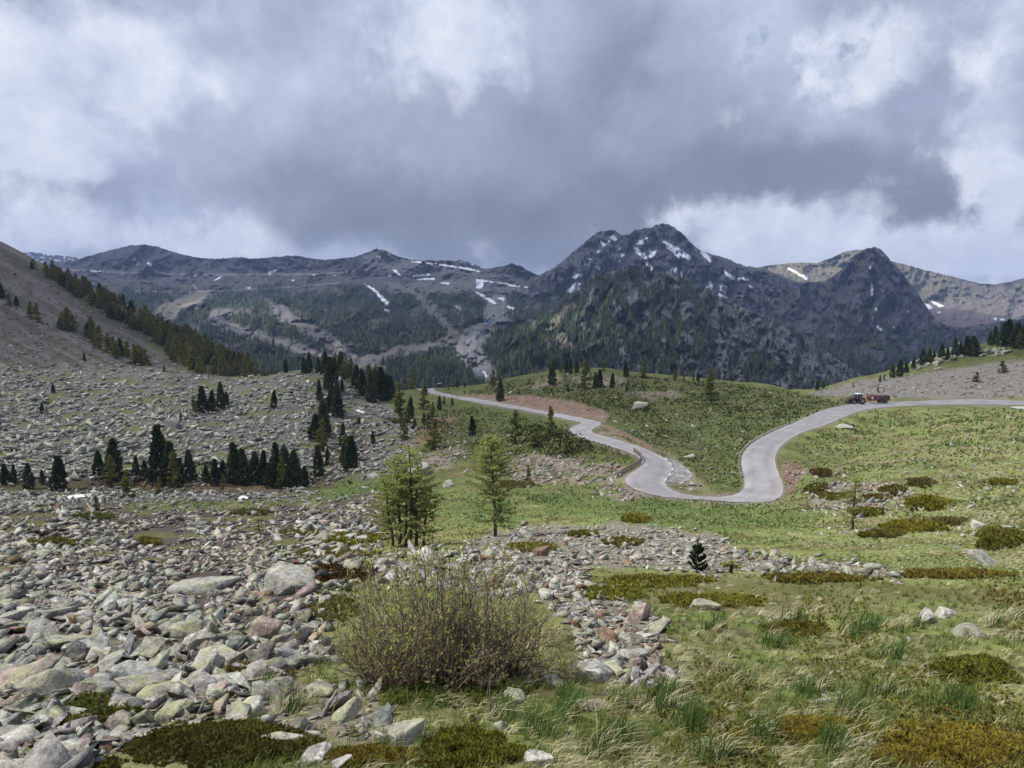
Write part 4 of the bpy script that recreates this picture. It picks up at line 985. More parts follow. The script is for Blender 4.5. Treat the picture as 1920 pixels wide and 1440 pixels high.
meadst = scree([[(1240,1090),(2350,1090),(2350,1330),(1250,1330)],[(700,1290),(1100,1290),(1250,1440),(700,1440)]], 72, 14, 34, 1090, 1440, (.2,.45,.05,.05,.05,.2), sig=.45, sink=.6)
ledges = scree([[(1690,695),(1740,665),(1800,650),(1830,655),(1760,690)],[(1840,660),(1900,640),(1905,655),(1850,670)]], 160, 7, 10, 640, 700, (.2,.5,0,0,.1,.2), sig=.5, flat=(.8,1.4))
# -- the boulders one can tell apart, copied from the photograph: (u, v of the foot, pixels across, height ratio, colour, label)
KNOWN = [(540,1124,98,.72,'grey','largest grey boulder of the scree, rounded, with yellow lichen on its left flank'),
 (385,1114,112,.26,'grey','long tilted slab with a dark undercut edge in the middle of the scree'),
 (343,1198,58,.55,'lichen-yellowed','pale yellow-green blocky rock below the long tilted slab'),
 (498,1204,56,.95,'pinkish','upright pinkish-grey split rock at the right edge of the scree'),
 (395,1268,44,1.25,'pale','pale leaning pointed rock at the tip of the heather patch'),
 (380,1305,62,.65,'grey','grey angular rock with a dark hollow beside the heather patch'),
 (110,1305,98,.60,'grey','big bluish-grey rock with a broad lit face at the left edge'),
 (122,1216,74,.32,'lichen-yellowed','flat slab with bright yellow lichen at the left of the scree'),
 (252,1272,66,.55,'grey','grey lichen-flecked block uphill of the big bluish-grey rock'),
 (322,1350,60,.55,'lichen-yellowed','wedge-shaped lichen rock above the biggest juniper cushion'),
 (40,1400,60,.5,'pale','pale flat-topped rock in the lower left corner'),
 (325,1384,84,.36,'pale','low pale slab just above the biggest juniper cushion'),
 (222,1374,46,.8,'pinkish','pinkish pointed rock at the right end of the round juniper cushion'),
 (566,1170,40,.7,'dark grey','dark shaded block right under the largest boulder'),
 (1115,1284,84,.62,'pale','large white and grey block with lichen right of the willow shrub'),
 (1040,1288,44,.55,'lichen-yellowed','small lichen-topped block left of the large white and grey block'),
 (962,1322,46,.75,'lichen-yellowed','rounded yellow-green rock in the grass below the willow shrub'),
 (760,1396,72,.62,'lichen-yellowed','lichen-capped grey rock above the lower juniper cushion'),
 (510,1312,64,.62,'grey','grey rounded rock left of the willow shrub foot'),
 (600,1310,62,.55,'lichen-yellowed','slanting lichen slab touching the left foot of the willow'),
 (478,1345,50,.75,'pale','white banded rock between the junipers and the willow'),
 (1138,1206,38,.85,'rust-brown','rust-red block in the rock pile right of the willow'),
 (1188,1212,48,.7,'lichen-yellowed','bright lichen-covered block beside the rust-red block'),
 (1190,1238,62,.4,'grey','wide grey slab at the foot of the rock pile'),
 (1234,1188,46,.75,'lichen-yellowed','square greenish block at the right end of the rock pile'),
 (1196,1172,44,1.0,'pinkish','tall pinkish rock standing behind the square greenish block'),
 (1325,1146,50,.45,'lichen-yellowed','long pale lichen rock lying in the grass right of the rock pile'),
 (1736,1172,36,.8,'pale','bright white pointed rock alone on the grassy slope'),
 (1770,1158,30,.6,'pale','low grey-white rock just right of the bright white pointed rock'),
 (1815,1196,46,.5,'lichen-yellowed','yellowish half-buried rock below the bright white pointed rock'),
 (1110,1330,76,.22,'pinkish','flat pinkish slab sunk in the grass below the willow'),
 (1847,1066,34,1.0,'pale','grey peaked boulder near the right edge below the cushions'),
 (1832,992,22,.75,'pale','small white cube-like rock beside the big olive cushion'),
 (1016,1046,32,.7,'rust-brown','orange-brown block at the top of the middle rock field'),
 (985,1012,30,.8,'pale','pale square boulder to the right of the single larch'),
 (1200,770,25,.8,'pale','large pale boulder on the hill between the two road arms'),
 (792,893,44,.6,'grey','big smooth grey boulder at the lower right end of the boulder field'),
 (325,806,28,.75,'dark grey','dark pointed boulder above the dark pine row'),
 (942,1375,36,.85,'lichen-yellowed','yellow-tinged upright rock in the grass above the lower juniper cushion'),
 (100,1165,60,.42,'grey','wide flat grey block near the left edge, midway up the scree'),
 (640,1440,40,.7,'pale','pale jagged rock at the bottom edge between two juniper cushions'),
 (590,1430,62,.5,'pale','wide white rock at the right end of the biggest juniper cushion'),
 (1010,1436,54,.55,'pale','grey-white rock at the bottom edge right of the lower cushion'),
 (1830,1258,26,.7,'pale','small grey stone peeping out above the right-hand juniper'),
 (1582,803,31,.24,'pale','long pale flat rock in the meadow beside the bending person'),
 (840,915,22,.7,'pale','white boulder between the two larches, upslope'),
 (710,1075,20,.8,'pale','pale stone behind the willow shrub')]
def known_rocks():
    rk = np.random.default_rng(91); k = len(KNOWN)
    uv = np.array([(a[0], a[1]-a[2]*a[3]*.18) for a in KNOWN], float); x, y, z = cast(uv[:,0], uv[:,1]); objs = []
    for i, (u, v, px, asp, col, lab) in enumerate(KNOWN):
        s = px*math.hypot(x[i], y[i])/F*.56
        bv, bt = BANK_HI[i % 16]; ext = bv.max(0)-bv.min(0)
        w = (bv-bv.mean(0))/ext*2*np.array([s, s*.85, s*asp*.95])
        R = rot_mats(rk, 1, .10)[0]; a = rk.uniform(-.5, .5); Rz = np.array([[math.cos(a),-math.sin(a),0],[math.sin(a),math.cos(a),0],[0,0,1]])
        Rt = (slope_align(ground_n(x[i:i+1], y[i:i+1], .6))[0]*.5+np.eye(3)*.5)
        w = w @ (Rt@Rz).T
        p = np.array([x[i], y[i], z[i] + s*asp*.42])
        c = np.repeat((np.array(ROCKCOL[col])*rk.uniform(.95,1.15))[None], len(w), 0)
        o = obj_np('boulder' if px > 55 else 'rock', w, M_rock, tris=bt, cols=c); o.location = p
        tag(o, lab, 'boulder' if px > 55 else 'rock', 'boulders and rocks one can pick out'); objs.append(o)
    return uv
KUV = known_rocks()
# -- the other large stones: individuals; everything smaller: loose stones as one mass
def place_words(u, v):
    if v < 1000: where = 'far up the scree' if u < 720 else 'in the upper rock field'
    elif u < 230: where = 'left in the scree'
    elif u < 430: where = 'amid the scree'
    elif u < 640: where = 'right in the scree'
    elif u < 900: where = 'at the willow foot'
    elif u < 1260 and v > 1085: where = 'right of the willow'
    elif v < 1090: where = 'in the middle rock field'
    else: where = 'in the right grass'
    return where
def row_words(v): return 'bottom edge' if v > 1375 else 'lower' if v > 1290 else 'mid-height' if v > 1200 else 'upper' if v > 1110 else 'far'
ORD = ['first','second','third','fourth','fifth','sixth','seventh','eighth','ninth','tenth','eleventh','twelfth','thirteenth','fourteenth','fifteenth','sixteenth','seventeenth','eighteenth','nineteenth','twentieth']
def ordinal(i):
    if i < 20: return ORD[i]
    t, r = divmod(i+1, 10); tens = {2:'twent',3:'thirt',4:'fort',5:'fift',6:'sixt',7:'sevent',8:'eight',9:'ninet'}
    if t > 9: return ordinal(i-99)
    return tens[t]+'ieth' if r == 0 else tens[t]+'y-'+ORD[r-1]
def individuals():
    srcs = [near_b, near_c, near_d, mid_b, mid_c, meadst, mid_a]; allr = Rocks()
    for a in ('uv','px','M','s','pos','k','col','sel','aspect'): setattr(allr, a, np.concatenate([getattr(r, a) for r in srcs]))
    allr.n = len(allr.px)
    d = np.min(np.hypot(allr.uv[:,None,0]-KUV[None,:,0], (allr.uv[:,None,1]-KUV[None,:,1])*1.3) - np.array([k[2]*.42 for k in KNOWN])[None], axis=1)
    allr = pick(allr, d > 0)
    inframe = (allr.uv[:,0] > -10) & (allr.uv[:,0] < 1930) & (allr.uv[:,1] < 1450)
    score = np.where(inframe, allr.px, 0); order = np.argsort(-score); big = np.zeros(allr.n, bool); big[order[:262-0]] = True
    ind = pick(allr, big); rest = pick(allr, ~big)
    keys = {}
    for i in range(ind.n):
        u, v = ind.uv[i]; col = CN[ind.k[i]]; sh = 'flat slab' if ind.aspect[i] < .55 else 'angular stone' if ind.aspect[i] < .82 else 'blocky stone'
        keys.setdefault((row_words(v), col, sh, place_words(u, v)), []).append(i)
    for (row, col, sh, where), lst in keys.items():
        lst.sort(key=lambda i: ind.uv[i,0])
        for m, i in enumerate(lst):
            lab = f'{row} {col} {sh} {where}'
            if len(lst) > 1: lab += f', {ordinal(m)} from left'
            bv, bt = BANK_HI[ind.sel[i]+ (6 if i % 2 else 0)]
            w = bv @ ind.M[i].T; o = obj_np('rock', w, M_rock, tris=bt, cols=np.repeat(ind.col[i][None], len(w), 0)); o.location = ind.pos[i]
            tag(o, lab, 'rock', 'larger loose rocks of the slope')
    return rest
def dim(r, k): r.col = r.col*k; return r
rest = individuals()
stuff_rocks('loose_stones', pick(rest, rest.px > 13), BANK_MID)
stuff_rocks('scree_gravel', pick(rest, rest.px <= 13), BANK_LO)
for nm, r, bk in (('scree_stones', near_a, BANK_MID), ('scree_rubble', near_fill, BANK_MID), ('slope_stones', up_hill, BANK_MID), ('boulder_field', bould, BANK_LO), ('boulder_margin', bould2, BANK_LO),
                  ('pink_scree', pink, BANK_LO), ('talus', talus, BANK_LO), ('purple_scree', dim(purp, .70), BANK_LO), ('cut_bank_rubble', red, BANK_LO), ('meadow_stones', hillst, BANK_LO), ('rock_ledges', ledges, BANK_MID)):
    stuff_rocks(nm, r, bk)
# ------------------------------------------------------------------ trees
def leaf_fan(rs, pos, nrm, size, n, spread=.9):
    """n little pointed leaves round every position: returns verts, tris"""
    m = len(pos); V = np.empty((m, n, 3, 3)); 
    d = nrm[:,None] + rs.normal(size=(m, n, 3))*spread; d /= np.linalg.norm(d, axis=2, keepdims=True)
    side = np.cross(d, rs.normal(size=(m, n, 3))); side /= np.linalg.norm(side, axis=2, keepdims=True)
    s = (size[:,None]*rs.uniform(.6, 1.3, (m, n)))[...,None]
    V[:,:,0] = pos[:,None] - side*s*.32; V[:,:,1] = pos[:,None] + side*s*.32; V[:,:,2] = pos[:,None] + d*s
    v = V.reshape(-1, 3); return v, np.arange(len(v)).reshape(-1, 3)
def pine_crown(seed, H=1.0, wid=.27, dens=540):
    """dense dark stone pine, unit height: upswept clumps"""
    rs = np.random.default_rng(seed); n = dens
    h = rs.random(n)**.85; prof = wid*(1-h**1.35)**.9*(.6+.4*np.minimum(1, h*4+.3))
    a = rs.random(n)*2*PI; lump = 1+.28*fbm(np.cos(a)*2.2, np.sin(a)*2.2, h*5+seed, 2)
    gp = fbm(np.cos(a)*1.8+seed, np.sin(a)*1.8, h*7, 2) > -.30; h, a, lump, prof = h[gp], a[gp], lump[gp], prof[gp]; n = len(h)
    r = prof*lump*np.sqrt(rs.uniform(.25, 1.0, n))
    p = np.stack([r*np.cos(a), r*np.sin(a), .05+.93*h], 1)
    d = np.stack([np.cos(a)*.8, np.sin(a)*.8, .9*np.ones(n)], 1); d /= np.linalg.norm(d, axis=1, keepdims=True)
    v, t = leaf_fan(rs, p, d, np.full(n, .070), 8, .5)
    k = np.repeat(rs.uniform(.5, 1.4, n)*(.75+.55*(r/np.maximum(prof,1e-3))**2), 24)[:,None]  # lit outer tips and shaded inside put into the needle colour
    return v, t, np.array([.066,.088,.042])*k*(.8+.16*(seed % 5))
def larch_crown(seed, wid=.24, dens=520, col=(.205,.205,.064), bare=.08):
    """open larch with thin level boughs and soft light tufts"""
    rs = np.random.default_rng(seed); P0, D0 = [], []
    nb = 46; h = bare + (1-bare)*np.sort(rs.random(nb))
    br = MB()
    for k in range(nb):
        L = wid*((1-h[k])**.75+.06)*rs.uniform(.7, 1.2); a = rs.random()*2*PI; up = .15 + .5*h[k]
        tip = np.array([math.cos(a)*L, math.sin(a)*L, L*up*.6-.015]); b0 = np.array([0,0,h[k]*.96])
        m = max(3, int(dens/nb*(L/wid+.5)))
        q = rs.random(m)**.7
        P0.append(b0 + tip*q[:,None] + rs.normal(size=(m,3))*.012 + np.outer(q*(1-q), [0,0,-.03])); D0.append(np.tile(np.array([tip[0]*2, tip[1]*2, .35]), (m,1)))
        br.tube([b0, b0+tip*.5-[0,0,.005], b0+tip], [.006,.004,.002], 3, False)
    p = np.vstack(P0); d = np.vstack(D0)
    v, t = leaf_fan(rs, p, d, np.full(len(p), .050), 6, .9)
    k = np.repeat(rs.uniform(.7, 1.3, len(p)), 18)[:,None]
    return v, t, np.array(col)*k, br
def trunk_mb(H, r0, r1, seed, lean=.01):
    rs = np.random.default_rng(seed); z = np.linspace(0, 1, 8); w = np.cumsum(rs.normal(size=(8,2))*lean*H/8*3, axis=0)
    pts = np.stack([w[:,0], w[:,1], z*H*1.0-.05*H*(z == 0)], 1); rad = r0+(r1-r0)*z**.8; rad[0] *= 1.5
    return MB().tube(pts, rad, 7), pts
PINE_M, LARCH_M, TRUNK_M = [], [], []
for k in range(5):
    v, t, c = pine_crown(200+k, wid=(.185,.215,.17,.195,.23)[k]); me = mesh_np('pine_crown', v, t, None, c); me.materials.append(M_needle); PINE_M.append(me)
for k in range(4):
    v, t, c, br = larch_crown(220+k, wid=(.22,.27,.20,.25)[k]); me = mesh_np('larch_crown', v, t, None, c); me.materials.append(M_leaf)
    bm_ = mesh_np('larch_boughs', np.vstack(br.v), None, np.vstack(br.q)); bm_.materials.append(M_bark); LARCH_M.append((me, bm_))
for k in range(3):
    mb, _ = trunk_mb(.97, .021, .004, 240+k); me = mesh_np('tree_trunk', np.vstack(mb.v), np.vstack(mb.t), np.vstack(mb.q)); me.materials.append(M_bark); TRUNK_M.append(me)
TREE_N = [0]
def place_tree(kind, pos, h, label, cat, group, wide=1.0):
    TREE_N[0] += 1; k = TREE_N[0]; r = np.random.default_rng(k*7+1)
    e = bpy.data.objects.new('pine_tree' if kind == 'p' else 'larch_tree', None); link(e); e.empty_display_size = .2
    e.location = (pos[0], pos[1], pos[2]-h*.03); e.rotation_euler = (r.normal()*.03, r.normal()*.03, r.random()*6.28); w = h*wide*r.uniform(.85, 1.15); e.scale = (w, w, h)
    tr = bpy.data.objects.new('trunk', TRUNK_M[k % 3]); link(tr); tr.parent = e
    if kind == 'p':
        c = bpy.data.objects.new('crown', PINE_M[k % 5]); link(c); c.parent = e
    else:
        me, bo = LARCH_M[k % 4]; c = bpy.data.objects.new('crown', me); link(c); c.parent = e
        b = bpy.data.objects.new('boughs', bo); link(b); b.parent = e
    return tag(e, label, cat, group)
# (kind, u of the trunk, v of the foot, height in pixels, width factor)
ROW = [('p',12,908,36),('p',26,905,32),('p',56,918,46),('p',80,908,26),('p',110,920,62,1.3),('p',185,892,46),('p',213,900,76,1.1),('p',256,892,38),('p',272,898,36),('p',300,905,110,.9),('p',322,908,82),('p',336,912,55),('p',359,902,62),('p',386,905,34),('p',403,912,54),('p',417,905,44),
       ('p',440,908,82),('p',458,908,72),('p',479,905,62),('p',492,908,68),('p',506,914,50),('p',516,908,84,.9),('p',535,912,82),('p',551,910,72),('p',571,912,42),('p',598,892,62),('p',613,873,24),('l',330,915,74),('l',240,938,58),('l',181,957,30),('l',300,928,36),('l',420,918,30),('l',210,912,60),('l',528,915,66)]
FIELD = [('p',380,772,46),('p',397,770,36),('p',415,765,46),('p',424,762,26),('p',513,766,34),('p',100,737,15),('p',79,776,18),('p',339,787,13),('p',308,697,10),('p',158,677,15),('p',600,752,40),('p',612,732,28),('p',633,782,62,1.15),('p',620,774,50),('p',591,826,50,1.2),('p',607,818,68),('p',645,870,40),('p',657,882,66,1.15),('p',643,838,46),('p',700,833,26),('p',673,795,14),('p',614,862,24),('p',301,760,11),
         ('l',604,845,62),('l',647,868,56),('l',364,778,36)]
CREST = [('p',535,699,24),('p',570,692,30),('p',580,690,38),('p',597,692,30),('p',612,702,42),('p',621,728,58),('p',628,715,44),('p',640,705,46),('p',632,738,26),('p',642,735,24),('p',668,728,44),('p',681,742,50),('p',697,755,60),('p',704,745,54),('p',715,752,64),('p',726,752,50),('p',733,748,44),('p',744,720,22),('p',768,787,44),('p',778,805,20),('l',605,690,34),('l',652,700,34),('l',645,712,40),('l',659,705,46),('l',692,720,40),('l',712,712,34),('l',732,716,36),('l',750,722,40),('l',775,722,36)]
VALE = [('l',752,800,88),('l',757,825,46),('l',795,768,54),('l',812,792,40),('l',813,842,62),('p',886,817,38),('p',824,768,26),('l',802,805,34),('p',795,795,22),('l',968,832,68),('l',1034,818,62),('l',1005,838,40,1.5),('l',990,902,32),('l',833,760,20),('p',848,760,14)]
HILL = [('p',1035,722,44),('p',1062,699,24),('p',1070,701,28),('p',1081,699,26),('p',1117,728,30),('p',1124,726,34),('p',1148,727,28),('p',1174,707,30),('p',1175,733,13),('p',1066,735,12),('p',1309,715,17),('p',1300,714,10),('p',937,752,42),('p',858,727,14),('p',872,727,11),('l',924,724,34),('l',1052,699,24),('l',1098,730,60),('l',1131,697,24),('l',1207,709,30),('l',1265,713,22),('l',1283,714,14),('l',1333,757,68),('l',850,727,18),('l',840,724,14)]
RIDGE = [('p',1532,724,22),('p',1544,722,18),('p',1650,716,14),('p',1673,708,28),('p',1687,706,34),('p',1699,699,22),('p',1712,692,24),('p',1729,684,32),('p',1742,681,30),('p',1751,680,24),('p',1765,672,28),('p',1776,675,26),('p',1791,668,36),('p',1800,665,24),('p',1814,666,36,1.3),('p',1826,668,38,1.3),('p',1857,647,24),('p',1866,646,34),('p',1880,650,46,1.2),('p',1892,648,48,1.2),('p',1906,652,46,1.2),('p',1919,652,46,1.2),('l',1910,655,34),('l',1658,714,14),('l',1880,699,24,1.6),('l',1831,716,20,1.5),('l',1646,736,14),('l',1600,726,10)]
def one_list(lst, where, grp):
    cnt = {}
    for t in sorted(lst, key=lambda q: q[1]): cnt.setdefault(t[0], []).append(t)
    for kd, l in cnt.items():
        for i, t in enumerate(l):
            x, y, z = [float(a[0]) for a in cast(t[1], t[2])]
            if x != x: x, y, z = [float(a[0]) for a in cast(t[1], t[2]+8)]
            if x != x: continue
            h = t[3]*math.hypot(x, y)/F*(.85 if lst is RIDGE else .92 if lst is ROW else 1)
            size = 'tall' if t[3] > 55 else 'short' if t[3] < 25 else 'mid-sized'
            kind = 'dark green pine' if kd == 'p' else 'light olive larch'
            lab = f'{size} {kind} {where}, {ordinal(i)} {"pine" if kd == "p" else "larch"} from left'
            place_tree(kd, (x, y, z), h, lab, 'pine' if kd == 'p' else 'larch', grp, t[4] if len(t) > 4 else 1.0)
one_list(ROW, 'in the row below the boulder field', 'trees in the row below the boulder field')
one_list(FIELD, 'standing among the grey boulders', 'trees scattered over the boulder field')
one_list(CREST, 'on the crest of the boulder field', 'trees along the boulder field crest')
one_list(VALE, 'in the hollow below the road', 'trees in the hollow below the road')
one_list(HILL, 'on the hill behind the road', 'trees on the hill behind the road')
one_list(RIDGE, 'on the ridge above the right talus', 'trees on the ridge above the right talus')
def left_wood():
    r = np.random.default_rng(77); done = {}
    bands = [([(2,456),(60,494),(110,516),(160,540),(200,558),(300,608),(400,658),(470,692),(440,704),(330,662),(230,606),(150,560),(80,515),(10,480)], 262, .8, 'on the left mountainside wood edge'),
             ([(60,585),(130,600),(190,640),(240,668),(300,690),(250,690),(180,650),(100,615),(40,600)], 34, .8, 'in the lower strip of the left mountainside'),
             ([(0,530),(20,560),(40,575),(10,575),(-10,550)], 6, .4, 'at the far left edge of the mountainside'),
             ([(260,590),(330,625),(400,660),(470,694),(430,704),(340,672),(270,625)], 70, .9, 'in the lower part of the left mountainside wood'),
             ([(290,640),(340,660),(420,700),(380,705),(320,680)], 30, .8, 'at the foot of the left mountainside wood')]
    for poly, n, lf, where in bands:
        uv = sample_poly(r, [poly], n, 1.5); x, y, z = cast(uv[:,0], uv[:,1])
        for i in np.argsort(uv[:,0]):
            if x[i] != x[i] or math.hypot(x[i], y[i]) > 520: continue
            kd = 'l' if r.random() < lf else 'p'; h = r.uniform(5.2, 9.0)*(1 if kd == 'l' else .8)
            kind = 'larch' if kd == 'l' else 'dark pine'; key = (kind, where); done[key] = done.get(key, 0)+1
            place_tree(kd, (x[i], y[i], z[i]), h, f'{kind} {where}, {ordinal(done[key]-1)} {kind.split()[-1]} from left', 'larch' if kd == 'l' else 'pine', 'trees of the wood on the left mountainside', 1.3)
    # the sunlit larches whose tops rise from the dip behind the boulder field
    for m, (u, vt) in enumerate([(412,668),(422,676),(431,664),(440,672),(449,678),(456,668),(466,674),(474,670),(483,680),(494,684),(505,690),(516,686),(527,690),(436,682),(462,684),(478,688)]):
        D = 300+8*(m % 5); X, Y, Z = [float(a) for a in P(u, vt, D)]
        g = float(ground_z(X, Y)[0]); h = max(4.0, min(22, Z-g))
        place_tree('l', (X, Y, Z-h), h, f'sunlit yellow-green larch top behind the boulder field crest, {ordinal(m)} planted', 'larch', 'larches rising behind the boulder field crest', .7)
left_wood()
def _fix_tops():
    os = sorted([o for o in C.objects if o.get('group') == 'larches rising behind the boulder field crest'], key=lambda o: o.location.x/o.location.y)
    for i, o in enumerate(os): o['label'] = f'sunlit yellow-green larch top behind the boulder field crest, {ordinal(i)} from left'
_fix_tops()
# -- the two larches in front
def hero_larch(name, u, v, stems, label, seed, dens=75, wide=1.35):
    r = np.random.default_rng(seed); x, y, z = [float(a[0]) for a in cast(u, v)]; px = math.hypot(x, y)/F
    e = empty(name, (x, y, z)); tag(e, label, 'larch')
    br = MB(); P0, D0, K0 = [], [], []
    for (du, dv, hp, lean, reach) in stems:
        h = hp*px; bx = du*px; by = dv*px*3
        gz = float(ground_z(x+bx, y+by)[0]) - z
        zz = np.linspace(0, 1, 12); wob = np.cumsum(r.normal(size=(12,2))*.006*h, axis=0)
        pts = np.stack([bx + lean*px*zz**1.3 + wob[:,0], by + wob[:,1], gz + zz*h], 1); pts[0,2] -= .1
        t = MB().tube(pts, (.012*h+.036)*(1-zz)**.75+.006, 8); t.build('trunk', M_bark, e, True)
        nb = int(dens*h/5.0)
        for _ in range(nb):
            q = r.random()**.72*.95+.05; q = min(q, .99); b0 = np.array([np.interp(q, zz, pts[:,k]) for k in range(3)])
            L = wide*reach*px*((1-q)**.62*(.45+.55*min(1, q*3.2))+.07)*r.uniform(.5, 1.2); a = r.random()*2*PI
            drop = -.10+.42*q
            n = 7; s = np.linspace(0, 1, n)
            dirv = np.array([math.cos(a), math.sin(a), drop]); curve = np.outer(s*(1-s)*-.25*L, [0,0,1]) + np.outer(s**2*L*.10, [0,0,1])
            bp = b0 + np.outer(s*L, dirv) + curve + np.cumsum(r.normal(size=(n,3))*.012*L, axis=0)
            br.tube(bp, (.010+.006*L)*(1-s*.85), 4, False)
            for tw in range(int(5+7*L)):
                f = r.uniform(.2, 1.0); p0 = np.array([np.interp(f, s, bp[:,k]) for k in range(3)])
                ta = a + r.choice([-1,1])*r.uniform(.5,1.2); tl = L*.26*r.uniform(.4,1)*(1.15-f)+.10
                tip = p0 + np.array([math.cos(ta)*tl, math.sin(ta)*tl, tl*r.uniform(-.35,.35)])
                br.tube([p0, (p0+tip)/2, tip], [.006,.004,.003], 3, False)
                m = max(2, int(tl/.042)); g = r.random(m); P0.append(p0+(tip-p0)*g[:,None]); D0.append(np.tile([0,0,.3], (m,1))); K0.append(np.full(m, .75+.6*q))
            m = max(3, int(L/.09)); g = r.uniform(.25, 1, m); P0.append(np.stack([np.interp(g, s, bp[:,k]) for k in range(3)], 1)); D0.append(np.tile([0,0,.3], (m,1))); K0.append(np.full(m, .75+.6*q))
    br.build('boughs', M_bark, e)
    p, d, k = np.vstack(P0), np.vstack(D0), np.concatenate(K0)
    sel = r.random(len(p)) < np.clip(1.5*(k-.75)+.48, .3, 1); p, d, k = p[sel], d[sel], k[sel]
    v, t = leaf_fan(r, p, d, np.full(len(p), .066), 6, 1.2)
    c = np.array([.37,.40,.145])*np.repeat(k*r.uniform(.65,1.25,len(k)), 18)[:,None]
    obj_np('crown', v, M_young, tris=t, cols=c, parent=e)
hero_larch('larch_tree', 770, 1024, [(0,0,198,-6,46),(-21,1,176,-6,46),(-10,2,150,2,30),(-33,1,132,-12,38),(11,1,164,8,46),(25,2,114,14,34)], 'many-stemmed yellow-green larch clump behind the willow shrub', 31, 66, 1.5)
hero_larch('larch_tree', 928, 1006, [(0,0,196,-8,58)], 'single-trunked yellow-green larch right of the larch clump', 32, 150, 1.35)
hero_larch('larch_tree', 1598, 992, [(0,0,92,2,24)], 'thin bare young larch on the meadow below the cushions', 33)
hero_larch('larch_tree', 1370, 1074, [(0,0,34,0,17)], 'tiny yellow-green larch sapling beside the dark seedling pine', 34)
hero_larch('larch_tree', 485, 1002, [(0,0,32,0,15)], 'tiny bushy green larch alone in the left scree', 35)
def seedling_pine():
    x, y, z = [float(a[0]) for a in cast(1307, 1074)]; h = 62*math.hypot(x, y)/F; r = np.random.default_rng(5)
    e = empty('pine_tree', (x, y, z-.02)); tag(e, 'small dark seedling pine standing in the middle rock field', 'pine')
    mb, pts = trunk_mb(h*.9, .02, .005, 8); mb.build('trunk', M_bark, e)
    P0, D0 = [], []
    for k in range(30):
        q = r.uniform(.06, .98); a = r.random()*6.28; L = .26*h*(1-q)**.7+.03; s = np.linspace(.15, 1, 12)
        P0.append(np.stack([np.cos(a)*L*s, np.sin(a)*L*s, q*h*.92+L*s**1.6*.7], 1)); D0.append(np.tile([math.cos(a)*.5, math.sin(a)*.5, .9], (12,1)))
    p = np.vstack(P0+[np.stack([np.zeros(10), np.zeros(10), np.linspace(.5,1,10)*h], 1)]); d = np.vstack(D0+[np.tile([0,0,1.0],(10,1))])
    v, t = leaf_fan(r, p, d, np.full(len(p), .05), 14, .6)
    obj_np('crown', v, M_needle, tris=t, cols=np.repeat((np.array([.028,.048,.022])*r.uniform(.6,1.4,(len(p),1))), 42, 0), parent=e)
seedling_pine()
# -- the willow shrub in front
def willow():
    r = np.random.default_rng(66); x, y, z = [float(a[0]) for a in cast(832, 1272)]; px = math.hypot(x, y)/F
    e = empty('willow_shrub', (x, y, z)); tag(e, 'wide twiggy willow shrub just coming into leaf, in front of the larches', 'shrub')
    W = 214*px; H = 296*px
    st = MB(); tw = MB(); P0, K0 = [], []
    stems = 290
    for k in range(stems):
        low = k >= 160
        a = r.random()*2*PI; rad = math.sqrt(r.random()); ox, oy = math.cos(a)*rad, math.sin(a)*rad
        bx, by = ox*W*.42*r.uniform(.6,1.1), oy*W*.30
        gz = float(ground_z(x+bx, y+by)[0])-z
        ex, ey = ox*W*1.0 + r.normal()*W*.08, oy*W*.62 + r.normal()*W*.05
        top = H*(1.02-.52*min(1.3, abs(ex)/W)**1.7)*r.uniform(.45,1.0)*(.42 if low else 1); ez = float(ground_z(x+ex, y+ey)[0])-z
        n = 11; s = np.linspace(0, 1, n); kink = np.cumsum(r.normal(size=(n,3))*[.06,.05,.028]*H*(.9 if low else .7), axis=0)*s[:,None]
        sx = bx + (ex-bx)*s**.75 + kink[:,0]; sy = by + (ey-by)*s**.75 + kink[:,1]
        sz = gz*(1-s) + gz*s - .02 + np.maximum(top*s**(1.1+1.1*rad)+kink[:,2], .02+.1*s)
        pts = np.stack([sx, sy, sz], 1); st.tube(pts, .0068*(1-s*.8)*r.uniform(.6,1.5)+.0007, 4, False)
        for m in range(13):
            f = r.uniform(.16, 1.0)**.75; p0 = np.array([np.interp(f, s, pts[:,i]) for i in range(3)]); L = H*r.uniform(.09,.26)*(1.2-.5*f)
            dv = np.array([r.normal()*.55+ox*.3, r.normal()*.55+oy*.3, .9]); dv /= np.linalg.norm(dv)
            q = np.linspace(0, 1, 4); pp = p0 + np.outer(q*L, dv) + np.cumsum(r.normal(size=(4,3))*.06*L, axis=0); tw.tube(pp, .0019*(1-q*.6)+.0004, 3, False)
            c = r.integers(4, 8); g = r.uniform(.25, 1, c); P0.append(np.stack([np.interp(g, q, pp[:,i]) for i in range(3)], 1)); K0.append(np.full(c, .8+.35*r.random()))
    v, q = np.vstack(st.v), np.vstack(st.q); cc = np.array([.135,.110,.102])*np.repeat(r.uniform(.5,1.6,stems), len(v)//stems)[:,None]
    obj_np('stems', v, M_stem, quads=q, cols=cc, parent=e)
    v, q = np.vstack(tw.v), np.vstack(tw.q); nt = stems*13; cc = np.array([.22,.165,.12])*np.repeat(r.uniform(.6,1.4,nt), len(v)//nt)[:,None]
    obj_np('twigs', v, M_stem, quads=q, cols=cc, parent=e)
    p, k = np.vstack(P0), np.concatenate(K0); hi = (p[:,2]/H); sel = r.random(len(p)) < .08+.95*np.clip(hi, 0, 1); p, k = p[sel], k[sel]
    v, t = leaf_fan(r, p, np.tile([0,0,.9], (len(p),1)), np.full(len(p), .021), 2, .8)
    base = np.where((r.random(len(p)) < .3)[:,None], np.array([.42,.37,.13]), np.array([.42,.47,.15]))
    obj_np('leaves', v, M_young, tris=t, cols=np.repeat(base*k[:,None], 6, 0), parent=e)
willow()
